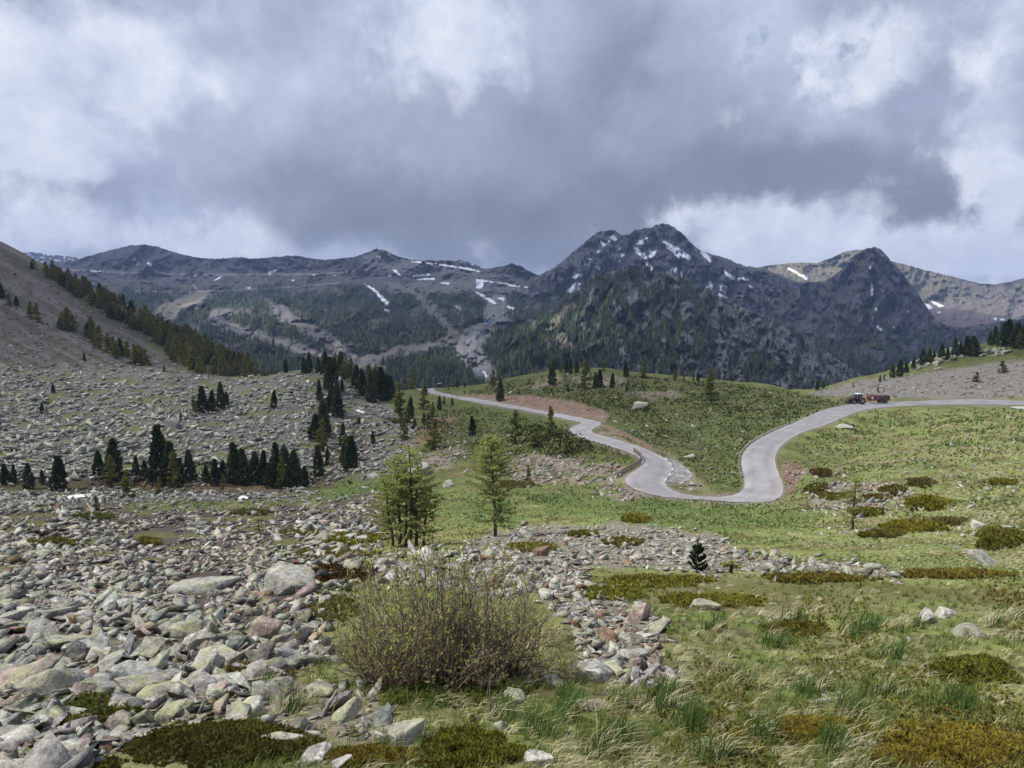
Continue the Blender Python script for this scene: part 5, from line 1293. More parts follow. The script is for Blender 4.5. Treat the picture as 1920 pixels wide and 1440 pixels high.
# ------------------------------------------------------------------ juniper and heath cushions
MATS = [ # u, v (centre), half-width, half-height (px), lift, colour, label
 (183,1346,80,34,.9,(.085,.088,.026),'rounded dark olive juniper cushion among stones at lower left'),
 (405,1402,168,44,.9,(.070,.068,.020),'biggest dark brown-green juniper cushion on the bottom edge'),
 (120,1432,100,20,.7,(.085,.080,.022),'low juniper fringe in the bottom left corner'),
 (885,1418,105,40,.9,(.098,.100,.020),'olive juniper cushion at the bottom middle'),
 (690,1424,100,20,.6,(.130,.100,.022),'flat yellowish-brown juniper between the two bottom cushions'),
 (635,1076,88,20,.8,(.060,.034,.018),'dark reddish heath mat behind the left of the willow'),
 (650,1012,60,12,.6,(.150,.135,.030),'long yellow-olive cushion left of the larch clump'),
 (620,1040,90,9,.5,(.130,.115,.030),'thin olive mat strip above the reddish heath mat'),
 (560,1000,30,6,.5,(.110,.110,.030),'small olive mat at the top of the near scree'),
 (1832,1262,72,30,.8,(.105,.108,.020),'dense green juniper cushion at the right edge'),
 (1790,1412,150,52,.35,(.165,.125,.024),'broad rusty-olive juniper carpet in the lower right corner'),
 (1500,1372,120,26,.3,(.150,.115,.026),'patchy rusty juniper carpet left of the lower right corner'),
 (1490,1182,70,13,.4,(.115,.098,.026),'brownish-olive heath patch in the middle of the grass slope'),
 (1530,1084,110,10,.5,(.125,.100,.026),'long brown-olive band along the top edge of the grass slope'),
 (1240,1090,90,12,.45,(.140,.125,.026),'yellow-olive band left on the top edge of the grass slope'),
 (1330,1128,110,14,.35,(.150,.138,.030),'flat yellowish mat below the seedling pine'),
 (1150,1110,60,18,.5,(.145,.140,.030),'yellow-green mat right beside the upper rock pile'),
 (1790,1078,100,9,.4,(.135,.105,.026),'thin rusty band near the grey peaked boulder'),
 (1870,1014,46,20,1.0,(.105,.098,.024),'big rounded olive cushion near the right edge of the meadow'),
 (1710,990,60,10,.8,(.150,.130,.022),'long yellow-olive cushion on the lower meadow'),
 (1650,1003,40,7,.7,(.115,.100,.026),'olive tail of the long meadow cushion'),
 (1735,948,40,12,1.0,(.135,.118,.020),'yellow-olive domed cushion in mid-meadow'),
 (1770,980,36,6,.7,(.105,.088,.030),'dull brown-olive cushion beside the long yellow-olive one'),
 (1727,907,25,8,1.0,(.115,.098,.026),'small domed olive cushion, highest in the meadow'),
 (1675,921,22,8,.9,(.105,.085,.026),'small olive cushion beside the stony patch of the meadow'),
 (1535,919,24,10,.9,(.110,.100,.020),'dark olive cushion above the stony patch right of the bend'),
 (1565,933,32,7,.7,(.120,.110,.022),'low olive cushion in the stony patch right of the bend'),
 (1540,888,20,8,.9,(.125,.090,.026),'rusty cushion on the bank right of the bend'),
 (1880,906,34,5,.7,(.150,.140,.020),'yellow-green strip cushion near the right edge of the meadow'),
 (1625,962,34,7,.8,(.110,.100,.022),'olive cushion just above the bare young larch'),
 (1640,934,24,5,.7,(.100,.080,.026),'brown cushion among the stones above the bare young larch'),
 (1058,838,62,22,1.3,(.052,.058,.018),'large dark green alpine rose bush below the road arm'),
 (1000,815,30,16,1.2,(.060,.072,.020),'dark bush left of the large alpine rose bush'),
 (1190,974,26,7,.8,(.150,.130,.024),'yellow-olive cushion on the edge of the green meadow tongue'),
 (1090,1002,26,5,.6,(.130,.115,.028),'olive strip at the top of the middle rock field'),
 (1165,1018,40,8,.6,(.110,.092,.026),'brown-olive patch inside the middle rock field'),
 (965,910,44,7,.7,(.150,.130,.024),'yellowish cushion on the rim right of the single larch'),
 (1000,1028,40,10,.6,(.150,.140,.030),'yellow-olive cushion at the foot of the single larch'),
 (275,1018,22,7,.6,(.120,.105,.026),'olive cushion in the left scree beside the green hollow'),
 (100,1020,44,8,.6,(.115,.100,.030),'long olive cushion in the far left scree'),
 (180,970,36,7,.6,(.100,.105,.032),'green mat before the left snow sliver'),
 (470,962,40,6,.6,(.105,.105,.032),'olive mat on the rim of the near scree'),
 (430,1238,30,14,.5,(.110,.092,.034),'heather tuft in the scree right of the flat lichen slab'),
 (465,1262,66,34,.45,(.125,.095,.036),'brown heather and grass patch at the right of the scree'),
 (620,1145,50,26,.5,(.110,.100,.036),'olive heather patch left of the willow shrub'),
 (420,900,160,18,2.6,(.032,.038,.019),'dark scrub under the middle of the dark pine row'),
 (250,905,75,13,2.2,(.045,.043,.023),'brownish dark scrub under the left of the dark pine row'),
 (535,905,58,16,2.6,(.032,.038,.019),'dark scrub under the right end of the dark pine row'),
 (850,1300,150,26,.25,(.070,.085,.022),'dark green bilberry mat under the willow shrub')]
def cushions():
    r = np.random.default_rng(88)
    for (u, v, hw, hh, lift, col, lab) in MATS:
        n = int(np.clip(hw*hh*.30+120, 160, 2200)); a = r.random(n)*2*PI; q = np.sqrt(r.random(n)); 
        lob = 1+.42*fbm(np.cos(a)*1.5, np.sin(a)*1.5, u*.37, 4)
        du, dv = np.cos(a)*q*hw*lob, np.sin(a)*q*hh*lob
        x, y, z = cast(u+du, np.minimum(v+dv, 1640)); ok = ~np.isnan(x) & (poly_sd(u+du, v+dv, ROAD) < -7)
        x, y, z, q, du, dv = x[ok], y[ok], z[ok], q[ok], du[ok], dv[ok]
        D = float(np.median(np.hypot(x, y))); px = D/F
        Hm = min(hh*.55, hw*.4)*px*lift
        top = Hm*np.sqrt(np.maximum(0, 1-q**2.2))*(1+.35*fbm(x/(hw*px*.35), y/(hw*px*.35), u*.1, 3))
        z0 = z + top*np.where(r.random(len(x)) < .75, 1.0, r.random(len(x)))
        size = max(.030, min(.30, 6.5*px)); size = max(size, 2.6*px)
        cx, cy = float(x.mean()), float(y.mean()); cz = float(ground_z(cx, cy)[0])
        nn = np.stack([(x-cx)/(hw*px)*.6, (y-cy)/(np.ptp(y)*.5+.01)*.4, np.ones(len(x))], 1)
        k = r.uniform(.55, 1.35, len(x))*(1+.45*fbm(x/(hw*px*.3), y/(hw*px*.3), 3.0, 3))
        p = np.stack([x-cx, y-cy, z0-cz], 1)
        vv, tt = leaf_fan(r, p, nn, np.full(len(p), size), 8, .75)
        cc = np.repeat(np.array(col)*(np.array([1.3,1.36,1.1]) if v > 920 else 1.1)*np.clip(k, .35, 1.9)[:,None], 24, 0)
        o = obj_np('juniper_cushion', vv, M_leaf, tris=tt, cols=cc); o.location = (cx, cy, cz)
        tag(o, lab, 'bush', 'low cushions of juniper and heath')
cushions()
# ------------------------------------------------------------------ grass
def blades(r, pos, n, length, width, lean, wind, cols, name, seg=2):
    """n blades to every tuft"""
    m = len(pos); N = m*n; pid = np.repeat(np.arange(m), n)
    L = length[pid]*r.uniform(.55, 1.25, N); a = r.random(N)*2*PI; ln = np.abs(r.normal(size=N))*lean[pid]
    base = pos[pid] + np.stack([r.normal(size=N), r.normal(size=N), np.zeros(N)], 1)*(length[pid]*.16)[:,None]
    dirv = np.stack([np.cos(a)*ln + wind[pid]*r.uniform(.6,1.3,N), np.sin(a)*ln - .10*wind[pid], np.ones(N)], 1); dirv /= np.linalg.norm(dirv, axis=1, keepdims=True)
    side = np.stack([-np.sin(a), np.cos(a), np.zeros(N)], 1)*(width[pid])[:,None]*.5
    bend = np.stack([dirv[:,0]*.5, dirv[:,1]*.5, -.35*(np.hypot(dirv[:,0], dirv[:,1]))], 1)
    mid = base + dirv*(L*.55)[:,None]; tip = base + (dirv + bend)*L[:,None]
    V = np.stack([base-side, base+side, mid-side*.75, mid+side*.75, tip], 1).reshape(-1, 3)
    b = np.arange(N)[:,None]*5
    T = np.concatenate([b+np.array([0,1,3]), b+np.array([0,3,2]), b+np.array([2,3,4])])
    cc = cols[pid]*r.uniform(.75, 1.3, (N,1))
    o = obj_np(name, V, M_grass, tris=T, cols=np.repeat(cc, 5, 0)); return tag(o, kind='stuff')
GREENS = np.array([[.150,.190,.050],[.115,.165,.042],[.195,.215,.070]]); STRAW = np.array([[.44,.41,.24],[.36,.34,.17],[.54,.50,.34]])
def grass():
    r = np.random.default_rng(99)
    def keep_grass(uv, x, y, thr=.35):
        Z = zone_fields(uv[:,0], uv[:,1], x, y); bad = np.maximum.reduce([Z[k] for k in ('boulder','near','mid','talus','red','purple')]+[Z['pink']*.7, Z['scrub']])
        road = np.maximum(poly_sd(uv[:,0], uv[:,1], ROAD), poly_sd(uv[:,0], uv[:,1], TURNOUT))
        return (bad < thr) & (road < -.8)
    def off_mats(uv):
        q = np.full(len(uv), 9.0)
        for (u, v, hw, hh, *_r) in MATS:
            if _r[0] > .28: q = np.minimum(q, ((uv[:,0]-u)/hw)**2+((uv[:,1]-v)/hh)**2)
        return (q > .95) | (r.random(len(uv)) < .12)
    # tussocks of the near slope
    uv = sample_poly(r, [[(560,1240),(640,1130),(560,1060),(640,1010),(760,1010),(1000,1000),(1100,1075),(900,1110),(1080,1180),(1110,1080),(1300,1085),(2480,1080),(2600,1800),(240,1800),(430,1340),(560,1300)]], 13500, 10)
    x, y, z = cast(uv[:,0], uv[:,1]); ok = ~np.isnan(x); uv, x, y, z = uv[ok], x[ok], y[ok], z[ok]; ok = (keep_grass(uv, x, y, .55) | ((uv[:,1] > 1290) & (uv[:,0] > 280) & (r.random(len(uv)) < .45))) & off_mats(uv); uv, x, y, z = uv[ok], x[ok], y[ok], z[ok]
    n = len(x); D = np.hypot(x, y); st = (fbm(x/1.1, y/1.1, 3.0, 3) + .5*r.normal(size=n)) > .42; st &= (uv[:,0] > 500)
    cols = np.where(st[:,None], STRAW[r.integers(0,3,n)], GREENS[r.integers(0,3,n)])
    L = np.where(st, r.uniform(.055,.115,n), r.uniform(.045,.105,n))*(1+.03*D); W = .003+.0005*D
    blades(r, np.stack([x,y,z-.01],1), 13, L, W, np.where(st, .45, .42), np.where(st, .8, .2), cols, 'near_grass')
    # a few big tussocks
    bu = np.array([(1700,1180),(1640,1180),(1590,1190),(1340,1180),(1480,1160),(1390,1290),(1240,1330),(1160,1330),(1300,1365),(1150,1390),(1060,1350),(1430,1385),(1600,1345),(1680,1230),(1250,1300),(1450,1215),(1870,1170),(1570,1400),(1340,1430),(1130,1420),(1660,1310),(1520,1300),(1790,1330),(940,1340),(1000,1370),(1050,1330),(500,1300),(540,1330)], float)
    k = np.repeat(np.arange(len(bu)), 6); uv = bu[k]+r.normal(size=(len(k),2))*[14,6]; x, y, z = cast(uv[:,0], uv[:,1]); D = np.hypot(x, y); n = len(x)
    stt = r.random(n) < .3
    blades(r, np.stack([x,y,z-.01],1), 26, r.uniform(.14,.24,n)*(1+.02*D), .004+.0005*D, np.full(n,.4), np.where(stt, .6, .15), np.where(stt[:,None], STRAW[r.integers(0,3,n)], np.array([.070,.120,.030])), 'big_tussocks')
    # the meadow: tufts seen as specks of green and straw
    uv = np.vstack([sample_poly(r, [[(640,960),(900,915),(1170,915),(1380,945),(1470,935),(1500,830),(1640,775),(1930,768),(2450,768),(2450,1095),(1250,1088),(1020,1000),(760,1060)]], 54000, 6),
                    sample_poly(r, [[(1105,815),(1250,800),(1500,775),(1420,820),(1385,870),(1390,920),(1330,925),(1300,885)],[(860,760),(1060,800),(1180,850),(1190,870),(1000,860),(800,860),(780,800)],[(860,740),(960,715),(1100,700),(1300,715),(1480,735),(1580,755),(1490,790),(1250,800),(1140,790),(1050,745)]], 15000, 4),
                    sample_poly(r, [[(570,930),(640,905),(720,880),(760,890),(730,930),(640,945)],[(250,1000),(330,985),(340,1010),(290,1030)],[(0,940),(600,930),(420,960),(100,960)]], 1500, 5)])
    x, y, z = cast(uv[:,0], uv[:,1]); ok = ~np.isnan(x) & (np.hypot(x,y) < 300); uv, x, y, z = uv[ok], x[ok], y[ok], z[ok]; ok = keep_grass(uv, x, y); uv, x, y, z = uv[ok], x[ok], y[ok], z[ok]
    dn = r.random(len(x)) < .35+.9*np.clip(fbm(x/11, y/11, 35.0, 3)+.35, 0, 1); uv, x, y, z = uv[dn], x[dn], y[dn], z[dn]
    n = len(x); D = np.hypot(x, y); px = D/F
    st = (fbm(x/7, y/7, 31.0, 3)*1.0 + .55*r.normal(size=n) - .3*sstep(-uv[:,1], -880, -780) - .5*sstep(poly_sd(uv[:,0], uv[:,1], GREEN[1]), -10, 10)+.25*sstep(uv[:,0], 1500, 1700)) > .0
    cols = np.where(st[:,None], STRAW[r.integers(0,3,n)]*.95, np.where((r.random(n) < .62)[:,None], np.where((r.random(n) < .5)[:,None], np.array([.060,.098,.028]), np.array([.105,.145,.040])), GREENS[r.integers(0,3,n)]))
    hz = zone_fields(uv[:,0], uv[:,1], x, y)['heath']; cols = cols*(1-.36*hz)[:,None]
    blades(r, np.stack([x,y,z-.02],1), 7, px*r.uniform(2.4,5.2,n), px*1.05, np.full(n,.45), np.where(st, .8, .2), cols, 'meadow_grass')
grass()
def heath_cover():
    r = np.random.default_rng(123)
    uv = sample_poly(r, [[(1110,1085),(2480,1075),(2600,1750),(700,1750),(900,1330),(1280,1270),(1240,1160)],[(330,1240),(640,1080),(760,1060),(700,1300),(560,1330),(430,1320)]], 29000, 10)
    x, y, z = cast(uv[:,0], uv[:,1]); ok = ~np.isnan(x); uv, x, y, z = uv[ok], x[ok], y[ok], z[ok]
    D = np.hypot(x, y); n1 = fbm(x/(.10*D+.3), y/(.16*D+.3), 61.0, 4); n2 = fbm(x/.25, y/.25, 63.0, 2); n3 = fbm(x/1.5, y/1.5, 66.0, 2)
    Z = zone_fields(uv[:,0], uv[:,1], x, y); ok = (n1+.35*n2+.25*sstep(uv[:,1], 1250, 1440)*sstep(uv[:,0], 1250, 1500) > .12) & (np.maximum(Z['near'], Z['mid']) < .5)
    uv, x, y, z, D, n1, n3 = uv[ok], x[ok], y[ok], z[ok], D[ok], n1[ok], n3[ok]; n = len(x)
    p = np.stack([x, y, z + r.uniform(0, .035, n)*(1+.08*D)], 1); size = np.maximum(.026, .0034*D)*r.uniform(.7,1.3,n)
    v, t = leaf_fan(r, p, np.tile([0,0,1.0], (n,1)), size, 7, .8)
    w = np.clip(.5+n3, 0, 1)[:,None]; c = (np.array([.195,.205,.045])*(1-w) + np.array([.185,.150,.040])*w)*r.uniform(.5,1.4,(n,1))
    tag(obj_np('heath_cover', v, M_leaf, tris=t, cols=np.repeat(c, 21, 0)), kind='stuff')
heath_cover()
# ------------------------------------------------------------------ tractor and trailer at the roadside
M_red = flat_mat('red_paint', (.175,.032,.027), .45, var=.2, scale=2); M_rust = flat_mat('rusty_panel', (.15,.095,.09), .8, var=.45, scale=1.6)
M_black = flat_mat('dark_plastic', (.022,.022,.025), .6); M_tyre = flat_mat('tyre_rubber', (.030,.028,.027), .9, var=.35, scale=6)
M_rim = flat_mat('rim_grey', (.32,.31,.31), .5); M_roof = flat_mat('cab_roof', (.74,.76,.78), .5, var=.08); M_steel = flat_mat('galvanised_steel', (.34,.34,.34), .5, metal=.3)
M_glass = flat_mat('cab_glass', (.05,.065,.075), .12, var=.2, spec=.6); M_lamp = flat_mat('lamp_lens', (.75,.74,.68), .2); M_whitep = flat_mat('white_paint', (.70,.66,.62), .6, var=.12)
def wheel(name, parent, c, R, w, rimR):
    t = MB().lathe([(R*.62,-w/2),(R*.90,-w/2),(R,-w*.36),(R,w*.36),(R*.90,w/2),(R*.62,w/2),(R*.60,0),(R*.62,-w/2)], (0,0,0), 26)
    for k in range(20):
        a = k*2*PI/20; t.box((math.cos(a)*R*.985, (.22 if k % 2 else -.22)*w, math.sin(a)*R*.985), (R*.14, w*.5, R*.05), Matrix.Rotation(-a, 3, 'Y').to_4x4().to_3x3() @ Matrix.Rotation((.5 if k % 2 else -.5), 3, 'X'))
    o = t.build(name, M_tyre, parent, False); o.location = c
    MB().lathe([(0.02,-w*.30),(rimR*.35,-w*.34),(rimR*.55,-w*.16),(rimR*.92,-w*.20),(rimR,-w*.44),(rimR,w*.44),(rimR*.92,w*.20),(rimR*.4,w*.2),(.02,w*.24)], (0,0,0), 22).build('rim', M_rim, o, True)
    return o
def tractor():
    x, y, z = [float(a[0]) for a in cast(1607, 758)]
    e = empty('tractor', (x, y, z+.10), math.radians(4)); tag(e, 'dark red tractor with white cab roof and front loader, parked at the roadside', 'tractor')
    # front to the left (-x)
    MB().prism([(-2.15,.85),(-2.2,1.25),(-2.0,1.52),(-1.2,1.64),(-.45,1.70),(-.45,.95),(-1.2,.80)], -.40, .40).build('hood', M_red, e)
    MB().box((-2.20,0,1.12), (.06,.66,.52)).box((-1.2,.408,1.25), (1.1,.016,.28)).box((-1.2,-.408,1.25), (1.1,.016,.28)).build('grille', M_black, e)
    for s in (-1, 1): MB().lathe([(.01,-.03),(.09,-.03),(.09,.03),(.01,.03)], (0,0,0), 12).build('headlight', M_lamp, e).location = (-2.16, s*.24, 1.44)
    MB().prism([(-2.0,.62),(-.3,.55),(1.2,.62),(1.35,.95),(.2,1.02),(-1.9,.84)], -.30, .30).build('chassis', M_black, e)
    cb = MB().prism([(-.45,1.0),(1.0,1.0),(1.05,1.45),(-.45,1.45)], -.72, .72).build('cab', M_black, e)
    pl = MB()
    for s in (-1, 1):
        for (x0, z0, x1, z1) in ((-.45,1.42,-.30,2.55),(.42,1.42,.40,2.55),(1.02,1.42,.92,2.55)): pl.tube([(x0,s*.70,z0),(x1,s*.66,z1)], .045, 6)
    pl.build('pillar', M_roof, cb)
    for nm, q in (('window', [(-.40,1.46),(.40,1.46),(.38,2.53),(-.28,2.53)]), ('window', [(.45,1.46),(1.0,1.46),(.90,2.53),(.43,2.53)])):
        for s in (-1, 1): MB().prism(q, s*.655, s*.675).build('window', M_glass, cb)
    MB().box((-.40,0,2.0), (.03,1.26,1.05)).build('windscreen', M_glass, cb); MB().box((.98,0,2.0), (.03,1.26,1.05)).build('rear_window', M_glass, cb)
    MB().prism([(-.58,2.55),(1.08,2.55),(1.05,2.72),(.85,2.80),(-.35,2.80),(-.55,2.70)], -.78, .78).build('cab_roof', M_roof, e)
    for s in (-1, 1):
        MB().prism([(.05,1.25),(.30,1.62),(.80,1.78),(1.30,1.70),(1.62,1.40),(1.55,1.36),(1.25,1.60),(.80,1.68),(.38,1.54),(.15,1.22)], s*.72, s*1.14).build('mudguard', M_red, e)
        wheel('wheel', e, (.82, s*.92, .86), .86, .50, .48); wheel('wheel', e, (-1.38, s*.86, .62), .62, .40, .34)
        mi = MB().tube([(-.42,s*.72,2.3),(-.62,s*1.05,2.32)], .02, 5); mi.box((-.62,s*1.10,2.15), (.05,.18,.34)); mi.build('mirror', M_black, e)
    MB().tube([(-.62,.46,1.5),(-.62,.50,2.62)], [.055,.045], 8).build('exhaust', M_black, e)
    ld = MB()
    for s in (-1, 1): ld.tube([(-.62,s*.58,1.35),(-1.30,s*.58,1.95),(-2.25,s*.58,1.55),(-2.75,s*.58,.72)], .085, 6); ld.tube([(-.95,s*.58,.95),(-2.2,s*.58,1.4)], .05, 6)
    ld.tube([(-2.25,-.58,1.5),(-2.25,.58,1.5)], .06, 6)
    lo = ld.build('front_loader', M_black, e)
    bk = MB().prism([(-2.70,.10),(-3.30,.12),(-3.28,.18),(-2.86,.26),(-2.74,.80),(-2.66,.84)], -.95, .95)
    for k in range(7): bk.tube([(-3.15,-.85+k*.283,.16),(-3.55,-.85+k*.283,.10)], [.03,.012], 5)
    bk.build('loader_bucket', M_black, lo)
    MB().box((1.45,0,.60), (.35,.6,.3)).tube([(1.5,0,.55),(1.95,0,.52)], .05, 6).build('hitch', M_black, e)
    for s in (-1, 1): MB().box((.05,s*.62,.62), (.55,.28,.06)).box((.05,s*.62,.36), (.45,.26,.05)).tube([(-.15,s*.62,.36),(-.15,s*.62,.62)], .02, 4).build('step', M_steel, e)
    # trailer
    x2, y2, z2 = [float(a[0]) for a in cast(1647, 757)]
    t = empty('farm_trailer', (x2, y2+.3, z2+.10), math.radians(2)); tag(t, 'rusty red high-sided farm trailer hitched behind the tractor', 'trailer')
    bd = MB().prism([(-2.35,.95),(2.45,.88),(2.55,2.02),(-2.40,2.02)], -1.05, 1.05).build('body', M_rust, t)
    fr = MB()
    for s in (-1, 1):
        for xx in (-2.40, -1.72, -.30, 1.12, 2.50): fr.box((xx, s*1.085, 1.48), (.10,.07,1.14))
        fr.box((.05, s*1.085, 2.06), (5.02,.09,.11)); fr.box((.05, s*1.085, .90), (4.95,.09,.16))
    fr.box((-2.45,0,2.06), (.09,2.1,.11)).box((2.56,0,2.06), (.09,2.1,.11)); fr.build('side_frame', M_red, bd)
    MB().box((-2.06,-1.075,1.42), (.56,.03,.98)).box((-2.06,1.075,1.42), (.56,.03,.98)).build('side_panel', M_whitep, bd)
    MB().box((-2.44,0,1.5), (.06,2.06,1.1)).build('front_board', M_red, bd); MB().box((2.56,0,1.45), (.06,2.06,1.16)).build('tailgate', M_red, bd)
    MB().tube([(-2.3,-.5,2.08),(-2.3,-.5,2.35),(-1.7,-.5,2.35),(-1.7,-.5,2.08)], .05, 6).tube([(-2.0,-.5,2.35),(-2.0,.5,2.35)], .06, 6).box((-2.0,-.5,2.25), (.42,.12,.2)).build('gearbox_frame', M_red, t)
    MB().box((0,-.45,.80), (4.6,.14,.16)).box((0,.45,.80), (4.6,.14,.16)).tube([(-2.2,-.45,.75),(-3.1,0,.55)], .06, 6).tube([(-2.2,.45,.75),(-3.1,0,.55)], .06, 6).build('drawbar', M_red, t)
    for xx in (.75, 1.62):
        for s in (-1, 1): wheel('wheel', t, (xx, s*.92, .44), .44, .34, .25)
    MB().box((1.2,0,.56), (1.6,.22,.24)).build('axle_bogie', M_black, t)
    for s in (-1, 1): MB().box((2.60,s*.85,.98), (.04,.24,.12)).build('tail_light', flat_mat('tail_lens', (.45,.03,.02), .3), t)
tractor()
# ------------------------------------------------------------------ small things by the road
def marker_post():
    x, y, z = [float(a[0]) for a in cast(1568.5, 757)]
    e = empty('kilometre_stone', (x, y, z)); tag(e, 'small rounded white marker stone in the grass left of the tractor', 'marker stone')
    MB().prism([(-.24,-.1),(.24,-.1),(.24,.48),(.18,.66),(.07,.75),(-.07,.75),(-.18,.66),(-.24,.48)], -.12, .12).build('stone', M_whitep, e)
    MB().prism([(-.245,.50),(.245,.50),(.19,.665),(.075,.757),(-.075,.757),(-.19,.665)], -.123, .123).build('cap', flat_mat('stone_cap', (.50,.49,.46), .8), e)
marker_post()
def along(path, step):
    p = np.array(path, float); s = np.concatenate([[0], np.cumsum(np.hypot(*np.diff(p, axis=0).T))]); t = np.arange(0, s[-1]+1e-6, step)
    u, v = np.interp(t, s, p[:,0]), np.interp(t, s, p[:,1]); x, y, z = cast(u, v)
    for k in range(12):
        b = np.isnan(x) | (np.hypot(x, y) > 330); v[b] += 1.0; x, y, z = cast(u, v)
    b = ~np.isnan(x); return np.stack([x, y, z], 1)[b]
M_wood = flat_mat('weathered_rail', (.17,.145,.12), .9, var=.4, scale=4)
def guard_rail():
    p = along([(1157,897),(1166,890),(1178,882.5),(1190,876),(1199,870),(1203.5,865),(1202,859),(1197,854),(1188,848)], 1.0)
    e = empty('guard_rail', p[len(p)//2]); tag(e, 'weathered guard rail curving round the outside of the left road bend', 'guard rail'); o = p[len(p)//2]; q = p-o
    k = np.arange(0, len(q), 4)
    for i in k: MB().box(q[i]+[0,0,.33], (.16,.16,.95)).build('post', M_wood, e)
    MB().tube(q[k]+[0,-.1,.68], .11, 6).build('rail', M_wood, e)
guard_rail()
def kerb(name, path, w, h, label, cat, mat, seed):
    """low dry kerb of set stones following the road edge"""
    p = along(path, 1.0); r = np.random.default_rng(seed); o = p[len(p)//2]; e = empty(name, o); tag(e, label, cat); q = p-o; mb = MB()
    d = np.gradient(q, axis=0); L = np.concatenate([[0], np.cumsum(np.linalg.norm(np.diff(q, axis=0), axis=1))]); t = np.arange(0, L[-1], .9)
    for s in t:
        c = np.array([np.interp(s, L, q[:,i]) for i in range(3)]); a = math.atan2(np.interp(s, L, d[:,1]), np.interp(s, L, d[:,0])) + r.normal()*.05
        mb.box(c+[0,0,h*.5-.08], (.82*r.uniform(.85,1), w*r.uniform(.85,1.1), h*r.uniform(.85,1.1)+.16), Matrix.Rotation(a, 3, 'Z'), (.9,.85))
    mb.build('kerb_stones', mat, e)
M_kerb = flat_mat('kerb_stone', (.22,.21,.185), .95, var=.35, scale=1.3)
kerb('stone_kerb', [(1391,893),(1387,880),(1386,866),(1388,852),(1395,841),(1408,829),(1424,820),(1444,809.5),(1468,799),(1492,789)], .36, .14, 'low pale stone kerb along the inner edge of the right road arm', 'kerb', M_kerb, 3)
kerb('stone_kerb', [(1066,812),(1064,805),(1069,799.5),(1080,796),(1090,793)], .32, .12, 'short stone kerb round the small left bend below the red cutting', 'kerb', M_kerb, 4)
kerb('parapet_wall', [(801,725.0),(812,723.9),(824,723),(836,722.6),(850,722)], .35, .75, 'dark low parapet wall at the far left bend of the road', 'wall', flat_mat('parapet_stone', (.075,.072,.07), .95, var=.3), 5)
def board():
    x, y, z = [float(a) for a in along([(824,724),(826,724)], 1.0)[0]]
    e = empty('information_board', (x, y, z), .2); tag(e, 'tiny dark board with a pale slanted roof behind the far parapet', 'board')
    MB().box((0,0,1.05), (1.1,.08,.75)).build('panel', M_black, e)
    for s in (-.5, .5): MB().box((s,.08,.7), (.10,.07,1.6)).build('post', M_wood, e)
    MB().box((.05,0,1.62), (1.5,.7,.07), Matrix.Rotation(-.16, 3, 'Y')).build('roof', M_roof, e)
board()
def mast():
    p = on_layer(LA, 707, 466.6); e = empty('summit_mast', tuple(p)); tag(e, 'thin mast on the pointed summit of the left ridge', 'mast')
    mb = MB().tube([(0,0,-4),(0,0,20)], [.7,.35], 6); mb.build('pole', M_black, e); MB().box((0,0,1.5), (3,3,5)).build('base_hut', M_black, e)
mast()
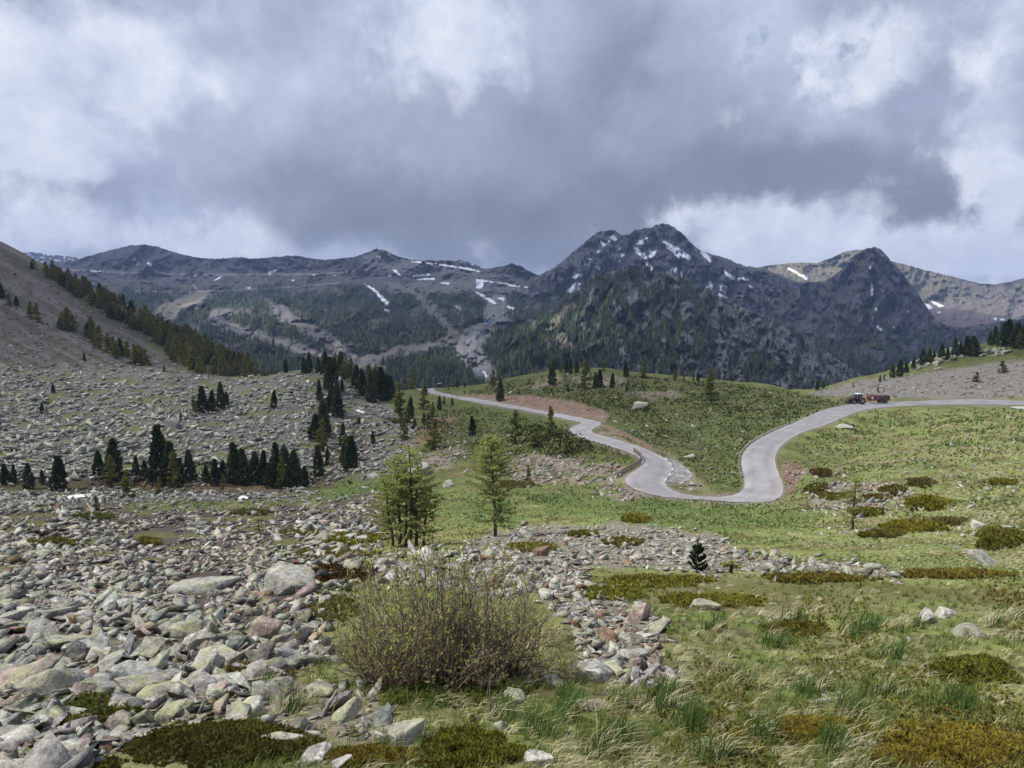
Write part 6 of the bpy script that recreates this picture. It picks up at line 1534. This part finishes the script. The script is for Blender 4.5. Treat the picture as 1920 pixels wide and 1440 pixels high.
# ------------------------------------------------------------------ the person in the meadow
def person():
    x, y, z = [float(a[0]) for a in cast(1600.5, 809)]; h = 14.5*math.hypot(x, y)/F
    e = empty('person', (x, y, z)); tag(e, 'person in a dark jacket, jeans and pale cap bending forward in the meadow', 'person'); k = h/1.5
    J = {'pelvis':(0.06,0,.86,.15),'waist':(.05,0,1.0,.135),'chest':(-.10,0,1.24,.155),'neck':(-.24,0,1.40,.06),'head0':(-.30,0,1.46,.085),'head1':(-.36,0,1.54,.09)}
    E = [('pelvis','waist'),('waist','chest'),('chest','neck'),('neck','head0'),('head0','head1')]
    for s, n in ((-1,'l'),(1,'r')):
        J['hip'+n] = (.06,s*.10,.80,.105); J['knee'+n] = (-.02+s*.05,s*.12,.46,.07); J['ankle'+n] = (.06+s*.07,s*.12,.09,.048); J['toe'+n] = (-.10+s*.07,s*.13,.04,.04)
        J['sh'+n] = (-.12,s*.19,1.27,.065); J['elbow'+n] = (-.34,s*.23,1.10,.045); J['wrist'+n] = (-.52,s*.18,1.14 if s < 0 else .98,.034); J['palm'+n] = (-.58,s*.17,1.15 if s < 0 else .93,.032)
        E += [('pelvis','hip'+n),('hip'+n,'knee'+n),('knee'+n,'ankle'+n),('ankle'+n,'toe'+n),('chest','sh'+n),('sh'+n,'elbow'+n),('elbow'+n,'wrist'+n),('wrist'+n,'palm'+n)]
        for f in range(5):
            dz = (-.03,.0,.012,.02,-.01)[f]; L = (.05,.075,.082,.076,.058)[f]; nm = f'f{f}{n}'; p = J['palm'+n]
            J[nm] = (p[0]-L, p[1]+(f-2)*.016*1.1, p[2]+dz-.02, .009); E.append(('palm'+n, nm))
    names = list(J); idx = {n: i for i, n in enumerate(names)}
    me = bpy.data.meshes.new('body'); me.from_pydata([tuple(c*k for c in J[n][:3]) for n in names], [(idx[a], idx[b]) for a, b in E], [])
    o = bpy.data.objects.new('body', me); link(o); sk = o.modifiers.new('skin', 'SKIN')
    for i, n in enumerate(names): me.skin_vertices[0].data[i].radius = (J[n][3]*k,)*2
    me.skin_vertices[0].data[0].use_root = True; sm = o.modifiers.new('sub', 'SUBSURF'); sm.levels = 1; sm.render_levels = 1
    dg = bpy.context.evaluated_depsgraph_get(); nm = bpy.data.meshes.new_from_object(o.evaluated_get(dg)); o.modifiers.clear(); o.data = nm; o.parent = e
    for m in (flat_mat('jacket_cloth', (.022,.024,.030), .9), flat_mat('jeans', (.10,.14,.20), .9), flat_mat('skin', (.50,.32,.24), .6), flat_mat('shoe', (.30,.32,.32), .8)): nm.materials.append(m)
    for p in nm.polygons:
        c = p.center/k; p.material_index = 2 if (c.z > 1.40 and c.x < -.2) or c.x < -.50 else 0 if c.z > .84 else 3 if c.z < .11 else 1
    hc = Vector(J['head1'][:3])*k
    MB().lathe([(.001,-.11),(.07,-.10),(.11,-.04),(.118,0),(.112,.012),(.001,.012)], (0,0,0), 14).build('cap', flat_mat('cap_cloth', (.70,.66,.55), .9), e, True)
    cap = [c for c in e.children if c.name.startswith('cap')][0]; cap.location = hc+Vector((-.02,0,.03))*k; cap.rotation_euler = (-PI/2, 0, 0); cap.scale = (k,)*3
    MB().box((-.12,0,.01), (.12,.14,.015)).build('cap_peak', flat_mat('peak_cloth', (.6,.56,.46), .9), cap).rotation_euler = (PI/2, 0, 0)
    for s in (-1, 1): MB().tube([(-.01,0,0),(.01,0,0)], .012, 6).build('eye', M_black, e).location = hc+Vector((-.085, s*.035, -.01))*k
    MB().tube([(-.02,0,-.02),(-.04,0,-.03)], [.01,.016], 5).build('nose', flat_mat('nose_skin', (.48,.30,.22), .6), e).location = hc+Vector((-.07,0,-.02))*k
person()
haze()
